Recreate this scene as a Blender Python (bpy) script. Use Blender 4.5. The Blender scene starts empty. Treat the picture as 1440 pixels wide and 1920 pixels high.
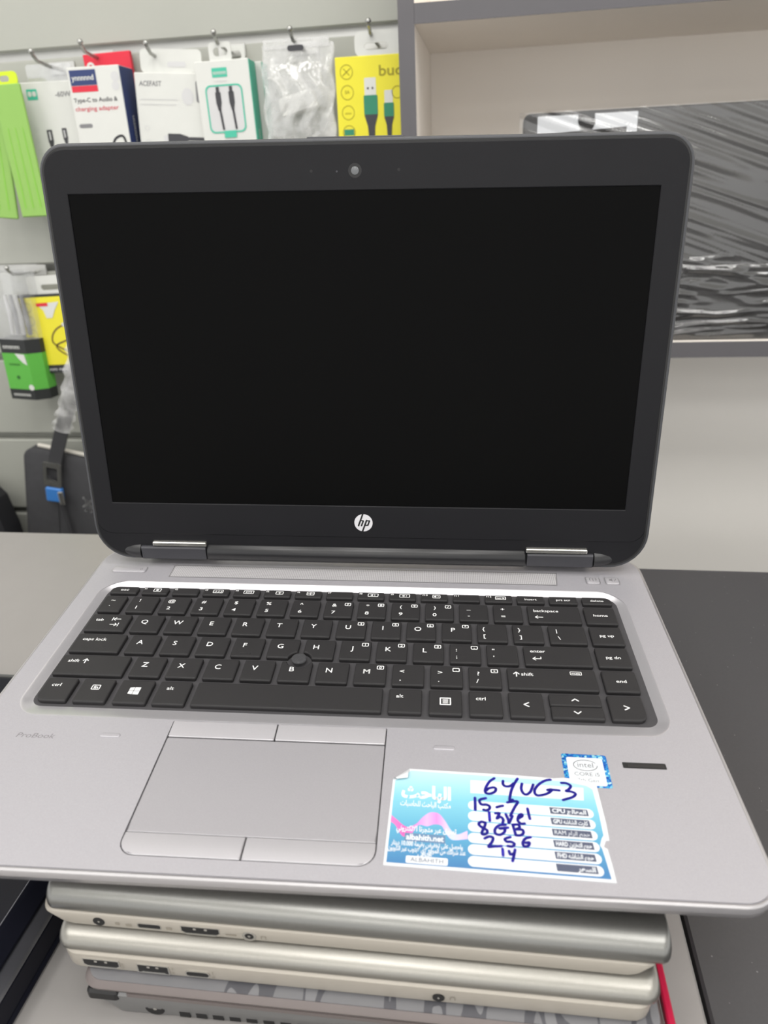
import bpy, math, random
from math import sin, cos, pi, radians, atan2, sqrt
from mathutils import Vector, Matrix, Euler
from mathutils.geometry import tessellate_polygon

random.seed(7)
scene = bpy.context.scene
col = scene.collection

# ------------------------------------------------------------------ camera
cam_d = bpy.data.cameras.new('camera')
cam = bpy.data.objects.new('camera', cam_d); col.objects.link(cam)
cam.location = (0.07253, -0.33752, 1.21829)
cam.rotation_euler = (1.14183, 0.04297, 0.13705)
cam_d.sensor_fit = 'VERTICAL'; cam_d.sensor_height = 36.0
cam_d.lens = 1361.26 / 1920 * 36.0
cam_d.clip_start = 0.01
cam_d.dof.use_dof = True; cam_d.dof.focus_distance = 0.40
cam_d.dof.aperture_fstop = cam_d.lens / 2.4
scene.camera = cam

# ------------------------------------------------------------------ light
world = bpy.data.worlds.new('world'); scene.world = world; world.use_nodes = True
bg = world.node_tree.nodes['Background']
bg.inputs[0].default_value = (1.0, 0.99, 0.98, 1); bg.inputs[1].default_value = 1.4
scene.view_settings.view_transform = 'Standard'; scene.view_settings.look = 'None'
scene.view_settings.gamma = 1.0; scene.view_settings.use_curve_mapping = False
scene.view_settings.exposure = 0.0
LAMP_ROWS = [(-0.08, 4.0), (-0.95, 7.0), (-2.4, 5.5), (-3.8, 5.5)]      # distance of the row, watts per panel
LAMP_SPOTS = [(x, y) for y, w in LAMP_ROWS for x in (-0.98, -0.02, 0.94)]
LAMP_WATT = [w for y, w in LAMP_ROWS for x in range(3)]
for (lx, ly), lw in zip(LAMP_SPOTS, LAMP_WATT):
    ld = bpy.data.lights.new('ceiling_panel_light', 'AREA'); ld.shape = 'SQUARE'; ld.size = 0.56
    ld.energy = lw; ld.color = (1.0, 0.985, 0.975)
    lo = bpy.data.objects.new('ceiling_panel_light', ld); col.objects.link(lo); lo.location = (lx, ly, 2.565)

# ------------------------------------------------------------------ materials
def lin(c):
    c /= 255.0
    return c / 12.92 if c <= 0.04045 else ((c + 0.055) / 1.055) ** 2.4
def rgb(r, g, b): return (lin(r), lin(g), lin(b), 1)
MATS = {}
def mat(name, c, rough=0.5, metal=0.0, spec=0.5, var=0.06, scale=60.0, bump=0.0, bscale=400.0, alpha=1.0, coat=0.0, emit=0.0, trans=0.0):
    """procedural principled material: colour broken up by noise, optional fine relief"""
    if name in MATS: return MATS[name]
    m = bpy.data.materials.new(name); m.use_nodes = True; nt = m.node_tree; N = nt.nodes; b = N['Principled BSDF']
    tc = N.new('ShaderNodeTexCoord'); nz = N.new('ShaderNodeTexNoise'); nz.inputs['Scale'].default_value = scale; nz.inputs['Detail'].default_value = 3
    nt.links.new(tc.outputs['Object'], nz.inputs['Vector'])
    mx = N.new('ShaderNodeMix'); mx.data_type = 'RGBA'
    mx.inputs[6].default_value = tuple(v * (1 - var) for v in c[:3]) + (1,); mx.inputs[7].default_value = tuple(min(1, v * (1 + var)) for v in c[:3]) + (1,)
    nt.links.new(nz.outputs['Fac'], mx.inputs[0]); nt.links.new(mx.outputs[2], b.inputs['Base Color'])
    b.inputs['Roughness'].default_value = rough; b.inputs['Metallic'].default_value = metal
    b.inputs['Specular IOR Level'].default_value = spec; b.inputs['Alpha'].default_value = alpha
    b.inputs['Coat Weight'].default_value = coat; b.inputs['Coat Roughness'].default_value = 0.1
    b.inputs['Transmission Weight'].default_value = trans
    if emit:
        b.inputs['Emission Color'].default_value = c; b.inputs['Emission Strength'].default_value = emit
    if bump:
        n2 = N.new('ShaderNodeTexNoise'); n2.inputs['Scale'].default_value = bscale; n2.inputs['Detail'].default_value = 2
        nt.links.new(tc.outputs['Object'], n2.inputs['Vector'])
        bp = N.new('ShaderNodeBump'); bp.inputs['Strength'].default_value = bump; bp.inputs['Distance'].default_value = 0.0004
        nt.links.new(n2.outputs['Fac'], bp.inputs['Height']); nt.links.new(bp.outputs['Normal'], b.inputs['Normal'])
    MATS[name] = m
    return m
def gradient_mat(name, axis, lo, hi, stops, rough=0.4):
    """printed colour gradient along an object axis"""
    m = bpy.data.materials.new(name); m.use_nodes = True; nt = m.node_tree; N = nt.nodes; b = N['Principled BSDF']
    tc = N.new('ShaderNodeTexCoord'); sp = N.new('ShaderNodeSeparateXYZ'); mr = N.new('ShaderNodeMapRange'); cr = N.new('ShaderNodeValToRGB')
    nt.links.new(tc.outputs['Object'], sp.inputs[0]); nt.links.new(sp.outputs[axis], mr.inputs['Value'])
    mr.inputs['From Min'].default_value = lo; mr.inputs['From Max'].default_value = hi
    nt.links.new(mr.outputs['Result'], cr.inputs[0])
    el = cr.color_ramp.elements
    while len(el) < len(stops): el.new(0.5)
    for e, (p, c) in zip(el, stops): e.position = p; e.color = c
    nt.links.new(cr.outputs[0], b.inputs['Base Color']); b.inputs['Roughness'].default_value = rough
    return m

M_silver = mat('deck_silver', rgb(161, 159, 164), 0.42, 0.32, 0.5, 0.10, 2200, 0.06, 2500)
M_silver2 = mat('button_silver', rgb(172, 170, 174), 0.4, 0.4, 0.5, 0.05, 2200)
M_rim = mat('rim_silver', rgb(180, 178, 180), 0.3, 0.7, 0.5, 0.04, 300)
M_key = mat('key_black', rgb(40, 39, 40), 0.55, 0, 0.3, 0.08, 900, 0.1, 3000)
M_tray = mat('tray_grey', rgb(66, 65, 67), 0.6, 0, 0.15, 0.05, 500)
M_legend = mat('legend_white', rgb(225, 225, 225), 0.5, 0, 0.3, 0.02)
M_lid = mat('lid_charcoal', rgb(66, 67, 70), 0.45, 0.1, 0.4, 0.05, 300, 0.05, 2500)
M_bezel = mat('bezel_black', rgb(20, 20, 23), 0.5, 0, 0.2, 0.08, 60, 0.08, 2500)
M_gasket = mat('gasket_black', rgb(12, 12, 13), 0.5)
M_screen = mat('screen_black', rgb(4, 4, 4), 0.3, 0, 0.06, 0.2, 12)
M_bar = mat('hinge_bar_black', rgb(28, 28, 30), 0.32, 0, 0.5, 0.05, 300)
M_hinge = mat('hinge_grey', rgb(62, 62, 66), 0.42, 0.2, 0.4, 0.05, 300)
M_steel = mat('polished_steel', rgb(205, 204, 198), 0.22, 0.9)
M_darkhole = mat('dark_cavity', rgb(14, 14, 15), 0.6)
M_rubber = mat('rubber_black', rgb(22, 22, 22), 0.8)
M_nub = mat('pointing_stick_rubber', rgb(60, 60, 62), 0.75, 0, 0.3, 0.3, 1600, 0.8, 1500)
M_print_dark = mat('print_grey', rgb(112, 110, 112), 0.5)
M_paper = mat('paper_white', rgb(204, 206, 209), 0.5, 0, 0.4, 0.02)
M_white = mat('print_white', rgb(206, 209, 213), 0.45, 0, 0.4, 0.01)
M_ink = mat('marker_blue', rgb(32, 24, 150), 0.4, 0, 0.4, 0.15, 900)
M_navy = mat('print_slate', rgb(72, 78, 98), 0.45)

# ------------------------------------------------------------------ mesh helpers (all sizes in millimetres)
K = 0.001
class MB:
    def __init__(s, fn=None):
        s.v = []; s.f = []; s.fn = fn or (lambda x, y, z: (x, y, z))
    def add(s, pts): 
        i = len(s.v); s.v += [s.fn(*p) for p in pts]; return i
    def loft(s, loops, cap0=True, cap1=True, closed=True):
        n = len(loops[0]); idx = [s.add(l) for l in loops]
        for a, b in zip(idx, idx[1:]):
            for i in range(n if closed else n - 1):
                j = (i + 1) % n
                s.f.append((a + i, a + j, b + j, b + i))
        if cap0: s.f.append(tuple(idx[0] + i for i in reversed(range(n))))
        if cap1: s.f.append(tuple(idx[-1] + i for i in range(n)))
        return s
    def box(s, x0, x1, y0, y1, z0, z1):
        return s.loft([[(x0, y0, z), (x1, y0, z), (x1, y1, z), (x0, y1, z)] for z in (z0, z1)])
    def bbox(s, x0, x1, y0, y1, z0, z1, b=1.0):
        """box with chamfered edges"""
        L = []
        for z, i in ((z0, b), (z0 + b, 0), (z1 - b, 0), (z1, b)):
            L.append([(x, y, z) for x, y in rr(x0 + i, x1 - i, y0 + i, y1 - i, max(b - i, 0) + 0.3 * b, 2)])
        return s.loft(L)
    def tube(s, pts, r, n=8, caps=True):
        pts = [Vector(p) for p in pts]; L = []
        up0 = Vector((0.12, 0.31, 0.94))
        for i, p in enumerate(pts):
            t = (pts[min(i + 1, len(pts) - 1)] - pts[max(i - 1, 0)]).normalized()
            a = t.cross(up0).normalized(); b = t.cross(a)
            rr_ = r[i] if isinstance(r, (list, tuple)) else r
            L.append([tuple(p + a * rr_ * cos(2 * pi * k / n) + b * rr_ * sin(2 * pi * k / n)) for k in range(n)])
        return s.loft(L, caps, caps)
    def lathe(s, prof, c=(0, 0, 0), axis='z', n=20):
        L = []
        for r, h in prof:
            ring = []
            for k in range(n):
                a = 2 * pi * k / n
                p = {'z': (r * cos(a), r * sin(a), h), 'y': (r * cos(a), h, r * sin(a)), 'x': (h, r * cos(a), r * sin(a))}[axis]
                ring.append((c[0] + p[0], c[1] + p[1], c[2] + p[2]))
            L.append(ring)
        return s.loft(L)
    def flat(s, pts2, z):
        """filled outline at height z"""
        i = s.add([(x, y, z) for x, y in pts2])
        for t in tessellate_polygon([[Vector((x, y, 0)) for x, y in pts2]]): s.f.append(tuple(i + k for k in t))
        return s
    def plate(s, pts2, z0, z1):
        return s.loft([[(x, y, z) for x, y in pts2] for z in (z0, z1)])
    def stroke(s, pts2, w, z, smooth=True, k=4):
        P = catmull(pts2, k) if smooth and len(pts2) > 2 else [Vector(p) for p in pts2]
        for a, b in zip(P, P[1:]):
            d = (b - a)
            if d.length < 1e-6: continue
            d.normalize(); n = Vector((-d.y, d.x)) * w / 2
            i = s.add([(q.x, q.y, z) for q in (a + n, a - n, b - n, b + n)]); s.f.append((i, i + 1, i + 2, i + 3))
        for q in P:
            i = s.add([(q.x + w / 2 * cos(2 * pi * t / 8), q.y + w / 2 * sin(2 * pi * t / 8), z) for t in range(8)]); s.f.append(tuple(range(i, i + 8)))
        return s
    def ringflat(s, outer, inner, z):
        n = len(outer); a = s.add([(x, y, z) for x, y in outer]); b = s.add([(x, y, z) for x, y in inner])
        for i in range(n): j = (i + 1) % n; s.f.append((a + i, a + j, b + j, b + i))
        return s
    def text(s, body, x, y, z, cap, sx=1.0, align='L', shear=0.0, bold=0.012, rot=0.0, width=None):
        V, F, w, y0, y1 = glyphs(body, bold)
        k = cap / 0.72; kx = k * sx
        if width: kx = width / max(w, 1e-6)
        ox = {'L': 0, 'C': -w * kx / 2, 'R': -w * kx}[align]
        c_, s_ = cos(rot), sin(rot); P = []
        for vx, vy in V:
            px, py = vx * kx + ox + shear * vy * k, vy * k
            P.append((x + px * c_ - py * s_, y + px * s_ + py * c_, z))
        i = s.add(P); s.f += [tuple(i + q for q in f) for f in F]
        return s
    def build(s, name, m, parent=None, smooth=None, loc=None):
        me = bpy.data.meshes.new(name)
        me.from_pydata([(a * K, b * K, c * K) for a, b, c in s.v], [], s.f); me.materials.append(m); me.update()
        if smooth is not None:
            me.polygons.foreach_set('use_smooth', [True] * len(me.polygons)); me.set_sharp_from_angle(angle=radians(smooth))
        o = bpy.data.objects.new(name, me); col.objects.link(o)
        if parent: o.parent = parent
        if loc: o.location = tuple(v * K for v in loc)
        return o

def catmull(pts, k=4):
    P = [Vector(p) for p in pts]; Q = [P[0] * 2 - P[1]] + P + [P[-1] * 2 - P[-2]]; out = []
    for i in range(1, len(Q) - 2):
        a, b, c, d = Q[i - 1:i + 3]
        for t in range(k):
            t /= k
            out.append(0.5 * ((2 * b) + (c - a) * t + (2 * a - 5 * b + 4 * c - d) * t * t + (3 * b - a - 3 * c + d) * t ** 3))
    return out + [P[-1]]
def rr(x0, x1, y0, y1, r, n=4, edge=0):
    """rounded rectangle, r a number or (BL, BR, TR, TL)"""
    R = r if isinstance(r, (tuple, list)) else (r,) * 4
    out = []
    C = [(x0, y0, 1, 1, pi), (x1, y0, -1, 1, 1.5 * pi), (x1, y1, -1, -1, 0), (x0, y1, 1, -1, 0.5 * pi)]
    for (cx, cy, dx, dy, a0), q in zip(C, R):
        q = max(q, 0.01)
        arc = [(cx + dx * q + q * cos(a0 + pi / 2 * k / n), cy + dy * q + q * sin(a0 + pi / 2 * k / n)) for k in range(n + 1)]
        if edge and out:
            a, b = out[-1], arc[0]
            out += [(a[0] + (b[0] - a[0]) * t / edge, a[1] + (b[1] - a[1]) * t / edge) for t in range(1, edge)]
        out += arc
    if edge:
        a, b = out[-1], out[0]
        out += [(a[0] + (b[0] - a[0]) * t / edge, a[1] + (b[1] - a[1]) * t / edge) for t in range(1, edge)]
    return out
def circ(cx, cy, rx, ry=None, n=20): 
    ry = ry or rx
    return [(cx + rx * cos(2 * pi * k / n), cy + ry * sin(2 * pi * k / n)) for k in range(n)]

GC = {}
def glyphs(body, bold):
    if 'M' in body: bold = min(bold, 0.0)
    key = (body, bold)
    if key in GC: return GC[key]
    c = bpy.data.curves.new('type', 'FONT'); c.body = body; c.resolution_u = 3; c.offset = bold; c.fill_mode = 'FRONT'
    o = bpy.data.objects.new('type', c); col.objects.link(o)
    dg = bpy.context.evaluated_depsgraph_get(); dg.update()
    e = o.evaluated_get(dg); me = e.to_mesh()
    V = [(v.co.x, v.co.y) for v in me.vertices]; F = [tuple(p.vertices) for p in me.polygons]
    e.to_mesh_clear(); bpy.data.objects.remove(o); bpy.data.curves.remove(c)
    if V:
        mx = min(v[0] for v in V); V = [(x - mx, y) for x, y in V]; w = max(v[0] for v in V)
        r = (V, F, w, min(v[1] for v in V), max(v[1] for v in V))
    else: r = ([], [], 0, 0, 0)
    GC[key] = r
    return r
AR = {}
for ch, base, n in (('ا', 0xFE8D, 2), ('ب', 0xFE8F, 4), ('ة', 0xFE93, 2), ('ت', 0xFE95, 4), ('ث', 0xFE99, 4), ('ج', 0xFE9D, 4), ('ح', 0xFEA1, 4), ('خ', 0xFEA5, 4),
                    ('د', 0xFEA9, 2), ('ر', 0xFEAD, 2), ('ز', 0xFEAF, 2), ('س', 0xFEB1, 4), ('ش', 0xFEB5, 4), ('ص', 0xFEB9, 4), ('ض', 0xFEBD, 4), ('ع', 0xFEC9, 4),
                    ('ف', 0xFED1, 4), ('ق', 0xFED5, 4), ('ك', 0xFED9, 4), ('ل', 0xFEDD, 4), ('م', 0xFEE1, 4), ('ن', 0xFEE5, 4), ('ه', 0xFEE9, 4), ('و', 0xFEED, 2), ('ى', 0xFEEF, 2), ('ي', 0xFEF1, 4), ('ئ', 0xFE89, 4)):
    AR[ch] = (base, n)
def arabic(t):
    """shape an Arabic line into joined letter forms, laid out left to right"""
    words = []
    for w in t.split(' '):
        if not w or w[0] not in AR: words.append(w); continue
        w = w.replace('لا', '\u0001'); g = []
        for i, ch in enumerate(w):
            prev = i > 0 and w[i - 1] != '\u0001' and AR.get(w[i - 1], (0, 0))[1] == 4
            if ch == '\u0001': g.append(chr(0xFEFB + (1 if prev else 0))); continue
            b, n = AR[ch]; nxt = i < len(w) - 1 and n == 4
            g.append(chr(b + (3 if prev and nxt else 2 if nxt else 1 if prev else 0)))
        words.append(''.join(reversed(g)))
    return ' '.join(reversed(words))

def tag(o, label, cat, group=None):
    o['label'] = label; o['category'] = cat
    if group: o['group'] = group
    return o
def structure(o): o['kind'] = 'structure'; return o
def empty(name, loc, rot=(0, 0, 0)):
    o = bpy.data.objects.new(name, None); col.objects.link(o); o.empty_display_size = 0.02
    o.location = tuple(v * K for v in loc); o.rotation_euler = rot
    return o

# ------------------------------------------------------------------ room shell
M_wall = mat('wall_paint', rgb(244, 241, 236), 0.6, 0, 0.3, 0.03, 6)
M_ceil = mat('ceiling_paint', rgb(235, 235, 232), 0.8, 0, 0.2, 0.02, 5)
M_floor = mat('floor_tile', rgb(205, 203, 198), 0.4, 0, 0.4, 0.12, 4)
structure(MB().box(-2600, 2600, -5200, 900, -40, 0).build('floor', M_floor))
structure(MB().box(-2600, 2600, -5200, 900, 2600, 2640).build('ceiling', M_ceil))
wall = structure(MB().box(-2600, 2600, 702, 760, 0, 2600).build('wall_back', M_wall))

# slatwall panels on the wall
M_slat = mat('slat_panel_laminate', rgb(163, 164, 156), 0.28, 0, 0.5, 0.04, 5)
M_alu = mat('aluminium_channel', rgb(200, 200, 196), 0.3, 0.8)
MB().box(-2200, -26, 618, 702, 300, 1900).build('backing_board', M_slat, wall)
GR = [1370, 1251, 1132, 1014.5, 897, 776, 657, 538]
edges = [1489] + GR
for a, b in zip(edges, edges[1:]):
    MB().bbox(-2200, -26, 600, 618, b + 5, a - 5, 1.5).build('slat_panel', M_slat, wall)
MB().bbox(-2200, -26, 600, 618, 1494, 1620, 1.5).build('slat_panel', M_slat, wall)
for g in GR[:3]:
    m = MB()
    m.loft([[(x, 616.5, g - 9), (x, 606, g - 9), (x, 606, g - 7.5), (x, 615, g - 7.5), (x, 615, g + 7.5), (x, 606, g + 7.5), (x, 606, g + 9), (x, 616.5, g + 9)] for x in (-2190, -30)])
    m.build('groove_channel', M_alu, wall)

# ceiling panel lamps
M_lampframe = mat('lamp_frame', rgb(230, 230, 228), 0.5)
M_diff = mat('lamp_diffuser', rgb(255, 252, 246), 0.5, emit=2.0)
for i, (lx, ly) in enumerate(LAMP_SPOTS):
    e = empty('ceiling_lamp', (lx * 1000, ly * 1000, 2600))
    MB().loft([[(x, y, z) for x, y in rr(-s_, s_, -s_, s_, 4, 2)] for z, s_ in ((0, 300), (-22, 300), (-24, 290), (-12, 285))], True, False).build('frame', M_lampframe, e)
    MB().box(-288, 288, -288, 288, -14, -10).build('diffuser', M_diff, e)
    tag(e, 'square white ceiling lamp panel, %s row, %s' % (('first from the wall', 'second from the wall', 'third from the wall', 'farthest from the wall')[i // 3], ('left', 'middle', 'right')[i % 3]), 'lamp', 'ceiling lamp panels')

# ------------------------------------------------------------------ counter
M_cgrey = mat('counter_grey_laminate', rgb(143, 140, 138), 0.34, 0, 0.4, 0.03, 40)
M_cblack = mat('counter_black_laminate', rgb(68, 67, 69), 0.35, 0, 0.4, 0.10, 900)
def speckle(m):
    nt = m.node_tree; N = nt.nodes; b_ = N['Principled BSDF']; src = b_.inputs['Base Color'].links[0].from_socket
    tc = N.new('ShaderNodeTexCoord'); vo = N.new('ShaderNodeTexVoronoi'); vo.inputs['Scale'].default_value = 150; nt.links.new(tc.outputs['Object'], vo.inputs['Vector'])
    lt = N.new('ShaderNodeMath'); lt.operation = 'LESS_THAN'; lt.inputs[1].default_value = .055; nt.links.new(vo.outputs['Distance'], lt.inputs[0])
    mx = N.new('ShaderNodeMix'); mx.data_type = 'RGBA'; nt.links.new(lt.outputs[0], mx.inputs[0]); nt.links.new(src, mx.inputs[6]); mx.inputs[7].default_value = rgb(120, 119, 120); nt.links.new(mx.outputs[2], b_.inputs['Base Color'])
speckle(M_cblack)
M_ped = mat('counter_pedestal_board', rgb(120, 118, 116), 0.6)
ct = empty('counter', (-667, 0, 0))
MB().bbox(-900, 832, -340, 284, 875, 900, 1.2).build('counter_top', M_cgrey, ct)
MB().box(-860, 800, -300, -280, 0, 875).build('front_panel', M_ped, ct)
MB().box(-860, -840, -280, 250, 0, 875).build('side_panel', M_ped, ct)
tag(ct, 'light grey laminate counter top under the stacked laptops', 'counter')
cb = empty('counter', (700, 0, 0))
MB().bbox(-533.5, 700, -340, 242.5, 868, 900.6, 1.2).build('counter_top', M_cblack, cb)
MB().box(-510, 680, -300, -280, 0, 868).build('front_panel', M_ped, cb)
MB().box(660, 680, -280, 220, 0, 868).build('side_panel', M_ped, cb)
tag(cb, 'black laminate counter top right of the laptop', 'counter')

# ------------------------------------------------------------------ the open laptop
LROT = (0.0630426, 0.0277932, 0.0664503)
LM = Euler(LROT).to_matrix()
ZD = 995.474
def l2w(p): 
    q = LM @ Vector((p[0] - 132, p[1], p[2])); return (q.x, q.y, q.z + ZD)
BZ = -23.0
lap = empty('laptop', l2w((132, 0, BZ)), LROT)
tag(lap, 'open silver laptop with black keyboard and blank black screen atop the stack', 'laptop')
LF = lambda x, y, z: (x - 132, y, z - BZ)
def L(): return MB(LF)

OX0, OX1, OY0, OY1 = -38.0, 302.2, -160.6, 74.0
def outl(i, n=8): return rr(OX0 + i, OX1 - i, OY0 + i, OY1 - i, tuple(max(q - i, 1) for q in (15, 15, 18, 18)), n)
b = L(); b.loft([[(x, y, z) for x, y in outl(i)] for z, i in ((-0.9, 2.4), (-0.25, 1.5), (-0.15, 0.9), (-0.7, 0.15), (-1.8, -0.2), (-3.5, -0.2), (-4.2, 0.3), (-6.5, 0.7), (-9.0, 2.5), (-10.5, 5.5), (-20, 20))], False, True)
b.build('base', M_rim, lap, 35)
WX0, WX1, WY0, WY1 = -25.3, 285.3, -80.9, 33.6
well = rr(WX0, WX1, WY0, WY1, (13, 13, 17, 17), 8)
pad = rr(55.2, 155.4, -152.1, -81.6, (7, 7, 0.6, 0.6), 6)
outer = outl(1.9)
d = L()
polys = [outer, well, pad]
i0 = d.add([(x, y, 0) for p in polys for x, y in p])
for t in tessellate_polygon([[Vector((x, y, 0)) for x, y in p] for p in polys]): d.f.append(tuple(i0 + k for k in t))
n0 = len(outer); i1 = d.add([(x, y, -1.2) for x, y in outer])
for k in range(n0): j = (k + 1) % n0; d.f.append((i1 + k, i1 + j, i0 + j, i0 + k))
np_ = len(pad); ip = i0 + n0 + len(well); i2 = d.add([(x, y, -1.5) for x, y in pad])
for k in range(np_): j = (k + 1) % np_; d.f.append((ip + k, ip + j, i2 + j, i2 + k))
d.f.append(tuple(i2 + k for k in range(np_)))
deck = d.build('deck', M_silver, lap)
# sloped surround of the keyboard
TZ = -2.2
s_ = L(); loops = []
for t, h in ((0, 0), (.06, .02), (.16, .10), (.32, .27), (.6, .58), (.85, .86), (.95, .97), (1, 1)):
    loops.append([(x, y, TZ * h) for x, y in rr(WX0 + 5.0 * t, WX1 - 5.0 * t, WY0 + 8.2 * t, WY1 - 4.3 * t, tuple(max(q - 7 * t, 2) for q in (13, 13, 15, 15)), 8)])
s_.loft(loops, False, False).build('keyboard_surround', mat('surround_silver', rgb(196, 194, 198), 0.30, 0.6, 0.5, 0.06, 2200), lap, 60)
L().plate(rr(WX0 + 4.7, WX1 - 4.7, WY0 + 7.6, WY1 - 4.0, (6, 6, 8, 8), 6), TZ - 1.0, TZ + 0.03).build('keyboard_tray', M_tray, lap)

# keys
NUB = (106.5, -35.4)
KT = 0.15
def key_loops(x0, x1, y0, y1, rad=(0.9,) * 4, notch=False):
    out = []
    for z, i in ((TZ, 0.1), (KT - 0.6, 0.0), (KT - 0.15, 0.25), (KT, 0.7)):
        p = rr(x0 + i, x1 - i, y0 + i, y1 - i, tuple(max(q - i, 0.35) for q in rad), 4, 14 if notch else 0)
        if notch:
            q = []
            for x, y in p:
                dx, dy = x - NUB[0], y - NUB[1]; dd = sqrt(dx * dx + dy * dy); R_ = 6.3 + i
                q.append((NUB[0] + dx / dd * R_, NUB[1] + dy / dd * R_) if dd < R_ else (x, y))
            p = q
        out.append([(x, y, z) for x, y in p])
    return out
KSTD = None
nkeys = 0
def key(x0, x1, y0, y1, legend=(), rad=(0.9,) * 4, notch=False):
    """legend: list of callables drawing on the key top"""
    global nkeys
    x0, x1 = 175.75 + (x0 - 175.75) * 1.009, 175.75 + (x1 - 175.75) * 1.009      # widths were taken at deck height, the key feet stand lower
    m = L(); m.loft(key_loops(x0, x1, y0, y1, rad, notch), False, True)
    o = m.build('key', M_key, lap, 14); nkeys += 1
    if legend:
        g = L()
        for f in legend: f(g, x0, x1, y0, y1)
        if g.f: g.build('legend', M_legend, o)
    return o
LZ = KT + 0.03
def T(s, fx, fy, cap=3.3, sx=1.22, align='C', dy=0.0):
    def f(g, x0, x1, y0, y1):
        for o in ((-.12, 0, .12) if s == 'M' else (0,)): g.text(s, x0 + (x1 - x0) * fx + o, y0 + (y1 - y0) * fy - cap / 2, LZ, cap, sx, align, bold=0.006)
    return f
def TM(s, mx, my, cap=2.3, sx=1.2, align='L'):
    """offset in millimetres from the key's top-left corner"""
    def f(g, x0, x1, y0, y1): g.text(s, x0 + mx, y1 - my - cap, LZ, cap, sx, align, bold=0.006)
    return f
def boxed(s, fx=0.80, fy=0.80, w=3.6, h=2.8, cap=1.7, lw=0.42):
    def f(g, x0, x1, y0, y1):
        cx, cy = x0 + (x1 - x0) * fx, y0 + (y1 - y0) * fy
        g.ringflat(rr(cx - w / 2, cx + w / 2, cy - h / 2, cy + h / 2, 0.6, 3), rr(cx - w / 2 + lw, cx + w / 2 - lw, cy - h / 2 + lw, cy + h / 2 - lw, 0.3, 3), LZ)
        if s: g.text(s, cx, cy - cap / 2, LZ, cap, 1.15, 'C', bold=0.02)
    return f
def lines(segs, w=0.45):
    def f(g, x0, x1, y0, y1):
        for sg in segs: g.stroke([(x0 + a, y1 - b_) for a, b_ in sg], w, LZ, False)
    return f
R0, R1, R2, R3, R4, RF = 1.8, -16.2, -34.2, -52.2, -71.2, 20.2
KD = 15.4
# function row
def icon(kind):
    def f(g, x0, x1, y0, y1):
        cx, cy = (x0 + x1) / 2 + 1.2, (y0 + y1) / 2 + 0.4
        w, h = {'wide': (6.2, 3.2), 'mid': (4.6, 3.2)}[kind[0]]
        g.ringflat(rr(cx - w / 2, cx + w / 2, cy - h / 2, cy + h / 2, 0.6, 3), rr(cx - w / 2 + .4, cx + w / 2 - .4, cy - h / 2 + .4, cy + h / 2 - .4, 0.3, 3), LZ)
        if kind[1] == 'moon': g.flat(circ(cx, cy, 0.9, n=10), LZ)
        elif kind[1] == 'bars':
            for q in (-1.6, 0, 1.6): g.stroke([(cx + q - .4, cy - .6), (cx + q + .4, cy - .6), (cx + q + .4, cy + .5)], 0.4, LZ, False)
        elif kind[1] == 'screen': g.stroke([(cx - 1.6, cy - .7), (cx + 1.6, cy - .7), (cx + 1.6, cy + .7), (cx - 1.6, cy + .7), (cx - 1.6, cy - .7)], 0.35, LZ, False)
        elif kind[1] == 'sun': g.flat(circ(cx, cy, 0.6, n=8), LZ); [g.stroke([(cx + 0.8 * cos(a), cy + 0.8 * sin(a)), (cx + 1.1 * cos(a), cy + 1.1 * sin(a))], .25, LZ, False) for a in (0, pi / 2, pi, 1.5 * pi)]
        elif kind[1] == 'grid': g.stroke([(cx, cy - 1), (cx, cy + 1)], .4, LZ, False); g.stroke([(cx - 1.5, cy), (cx + 1.5, cy)], .4, LZ, False)
        elif kind[1] == 'spk': g.flat([(cx - 1.4, cy - .5), (cx - .8, cy - .5), (cx - .1, cy - 1), (cx - .1, cy + 1), (cx - .8, cy + .5), (cx - 1.4, cy + .5)], LZ); g.stroke([(cx + .8, cy - .7), (cx + 1.1, cy), (cx + .8, cy + .7)], .35, LZ)
        elif kind[1] == 'num': g.text('num lk', cx, cy - .65, LZ, 1.2, 1.0, 'C', bold=.03)
    return f
key(-16.4, 0, RF, RF + 6.8, [T('esc', 0.52, 0.52, 2.2, 1.3)], (0.9, 0.9, 0.9, 4.0))
ICON = {0: ('mid', 'moon'), 2: ('wide', 'bars'), 3: ('wide', 'screen'), 4: ('mid', 'sun'), 5: ('mid', 'grid'), 7: ('wide', 'spk'), 8: ('wide', 'spk'), 9: ('mid', 'spk'), 11: ('wide', 'num')}
for i in range(12):
    x = 2.8 + 18.38 * i
    lg = [TM('f%d' % (i + 1), 0.9, 0.9, 1.6, 1.1)]
    if i in ICON: lg.append(icon(ICON[i]))
    key(x, x + 15.6, RF, RF + 6.8, lg)
for i, (a, w_, t_) in enumerate(((223.1, 15.7, 'insert'), (241.4, 16, 'prt scr'), (260.0, 16.5, 'delete'))):
    key(a, a + w_, RF, RF + 6.8, [T(t_, 0.5, 0.5, 1.9, 1.15)], (0.9, 0.9, 4.0 if i == 2 else 0.9, 0.9))
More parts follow.
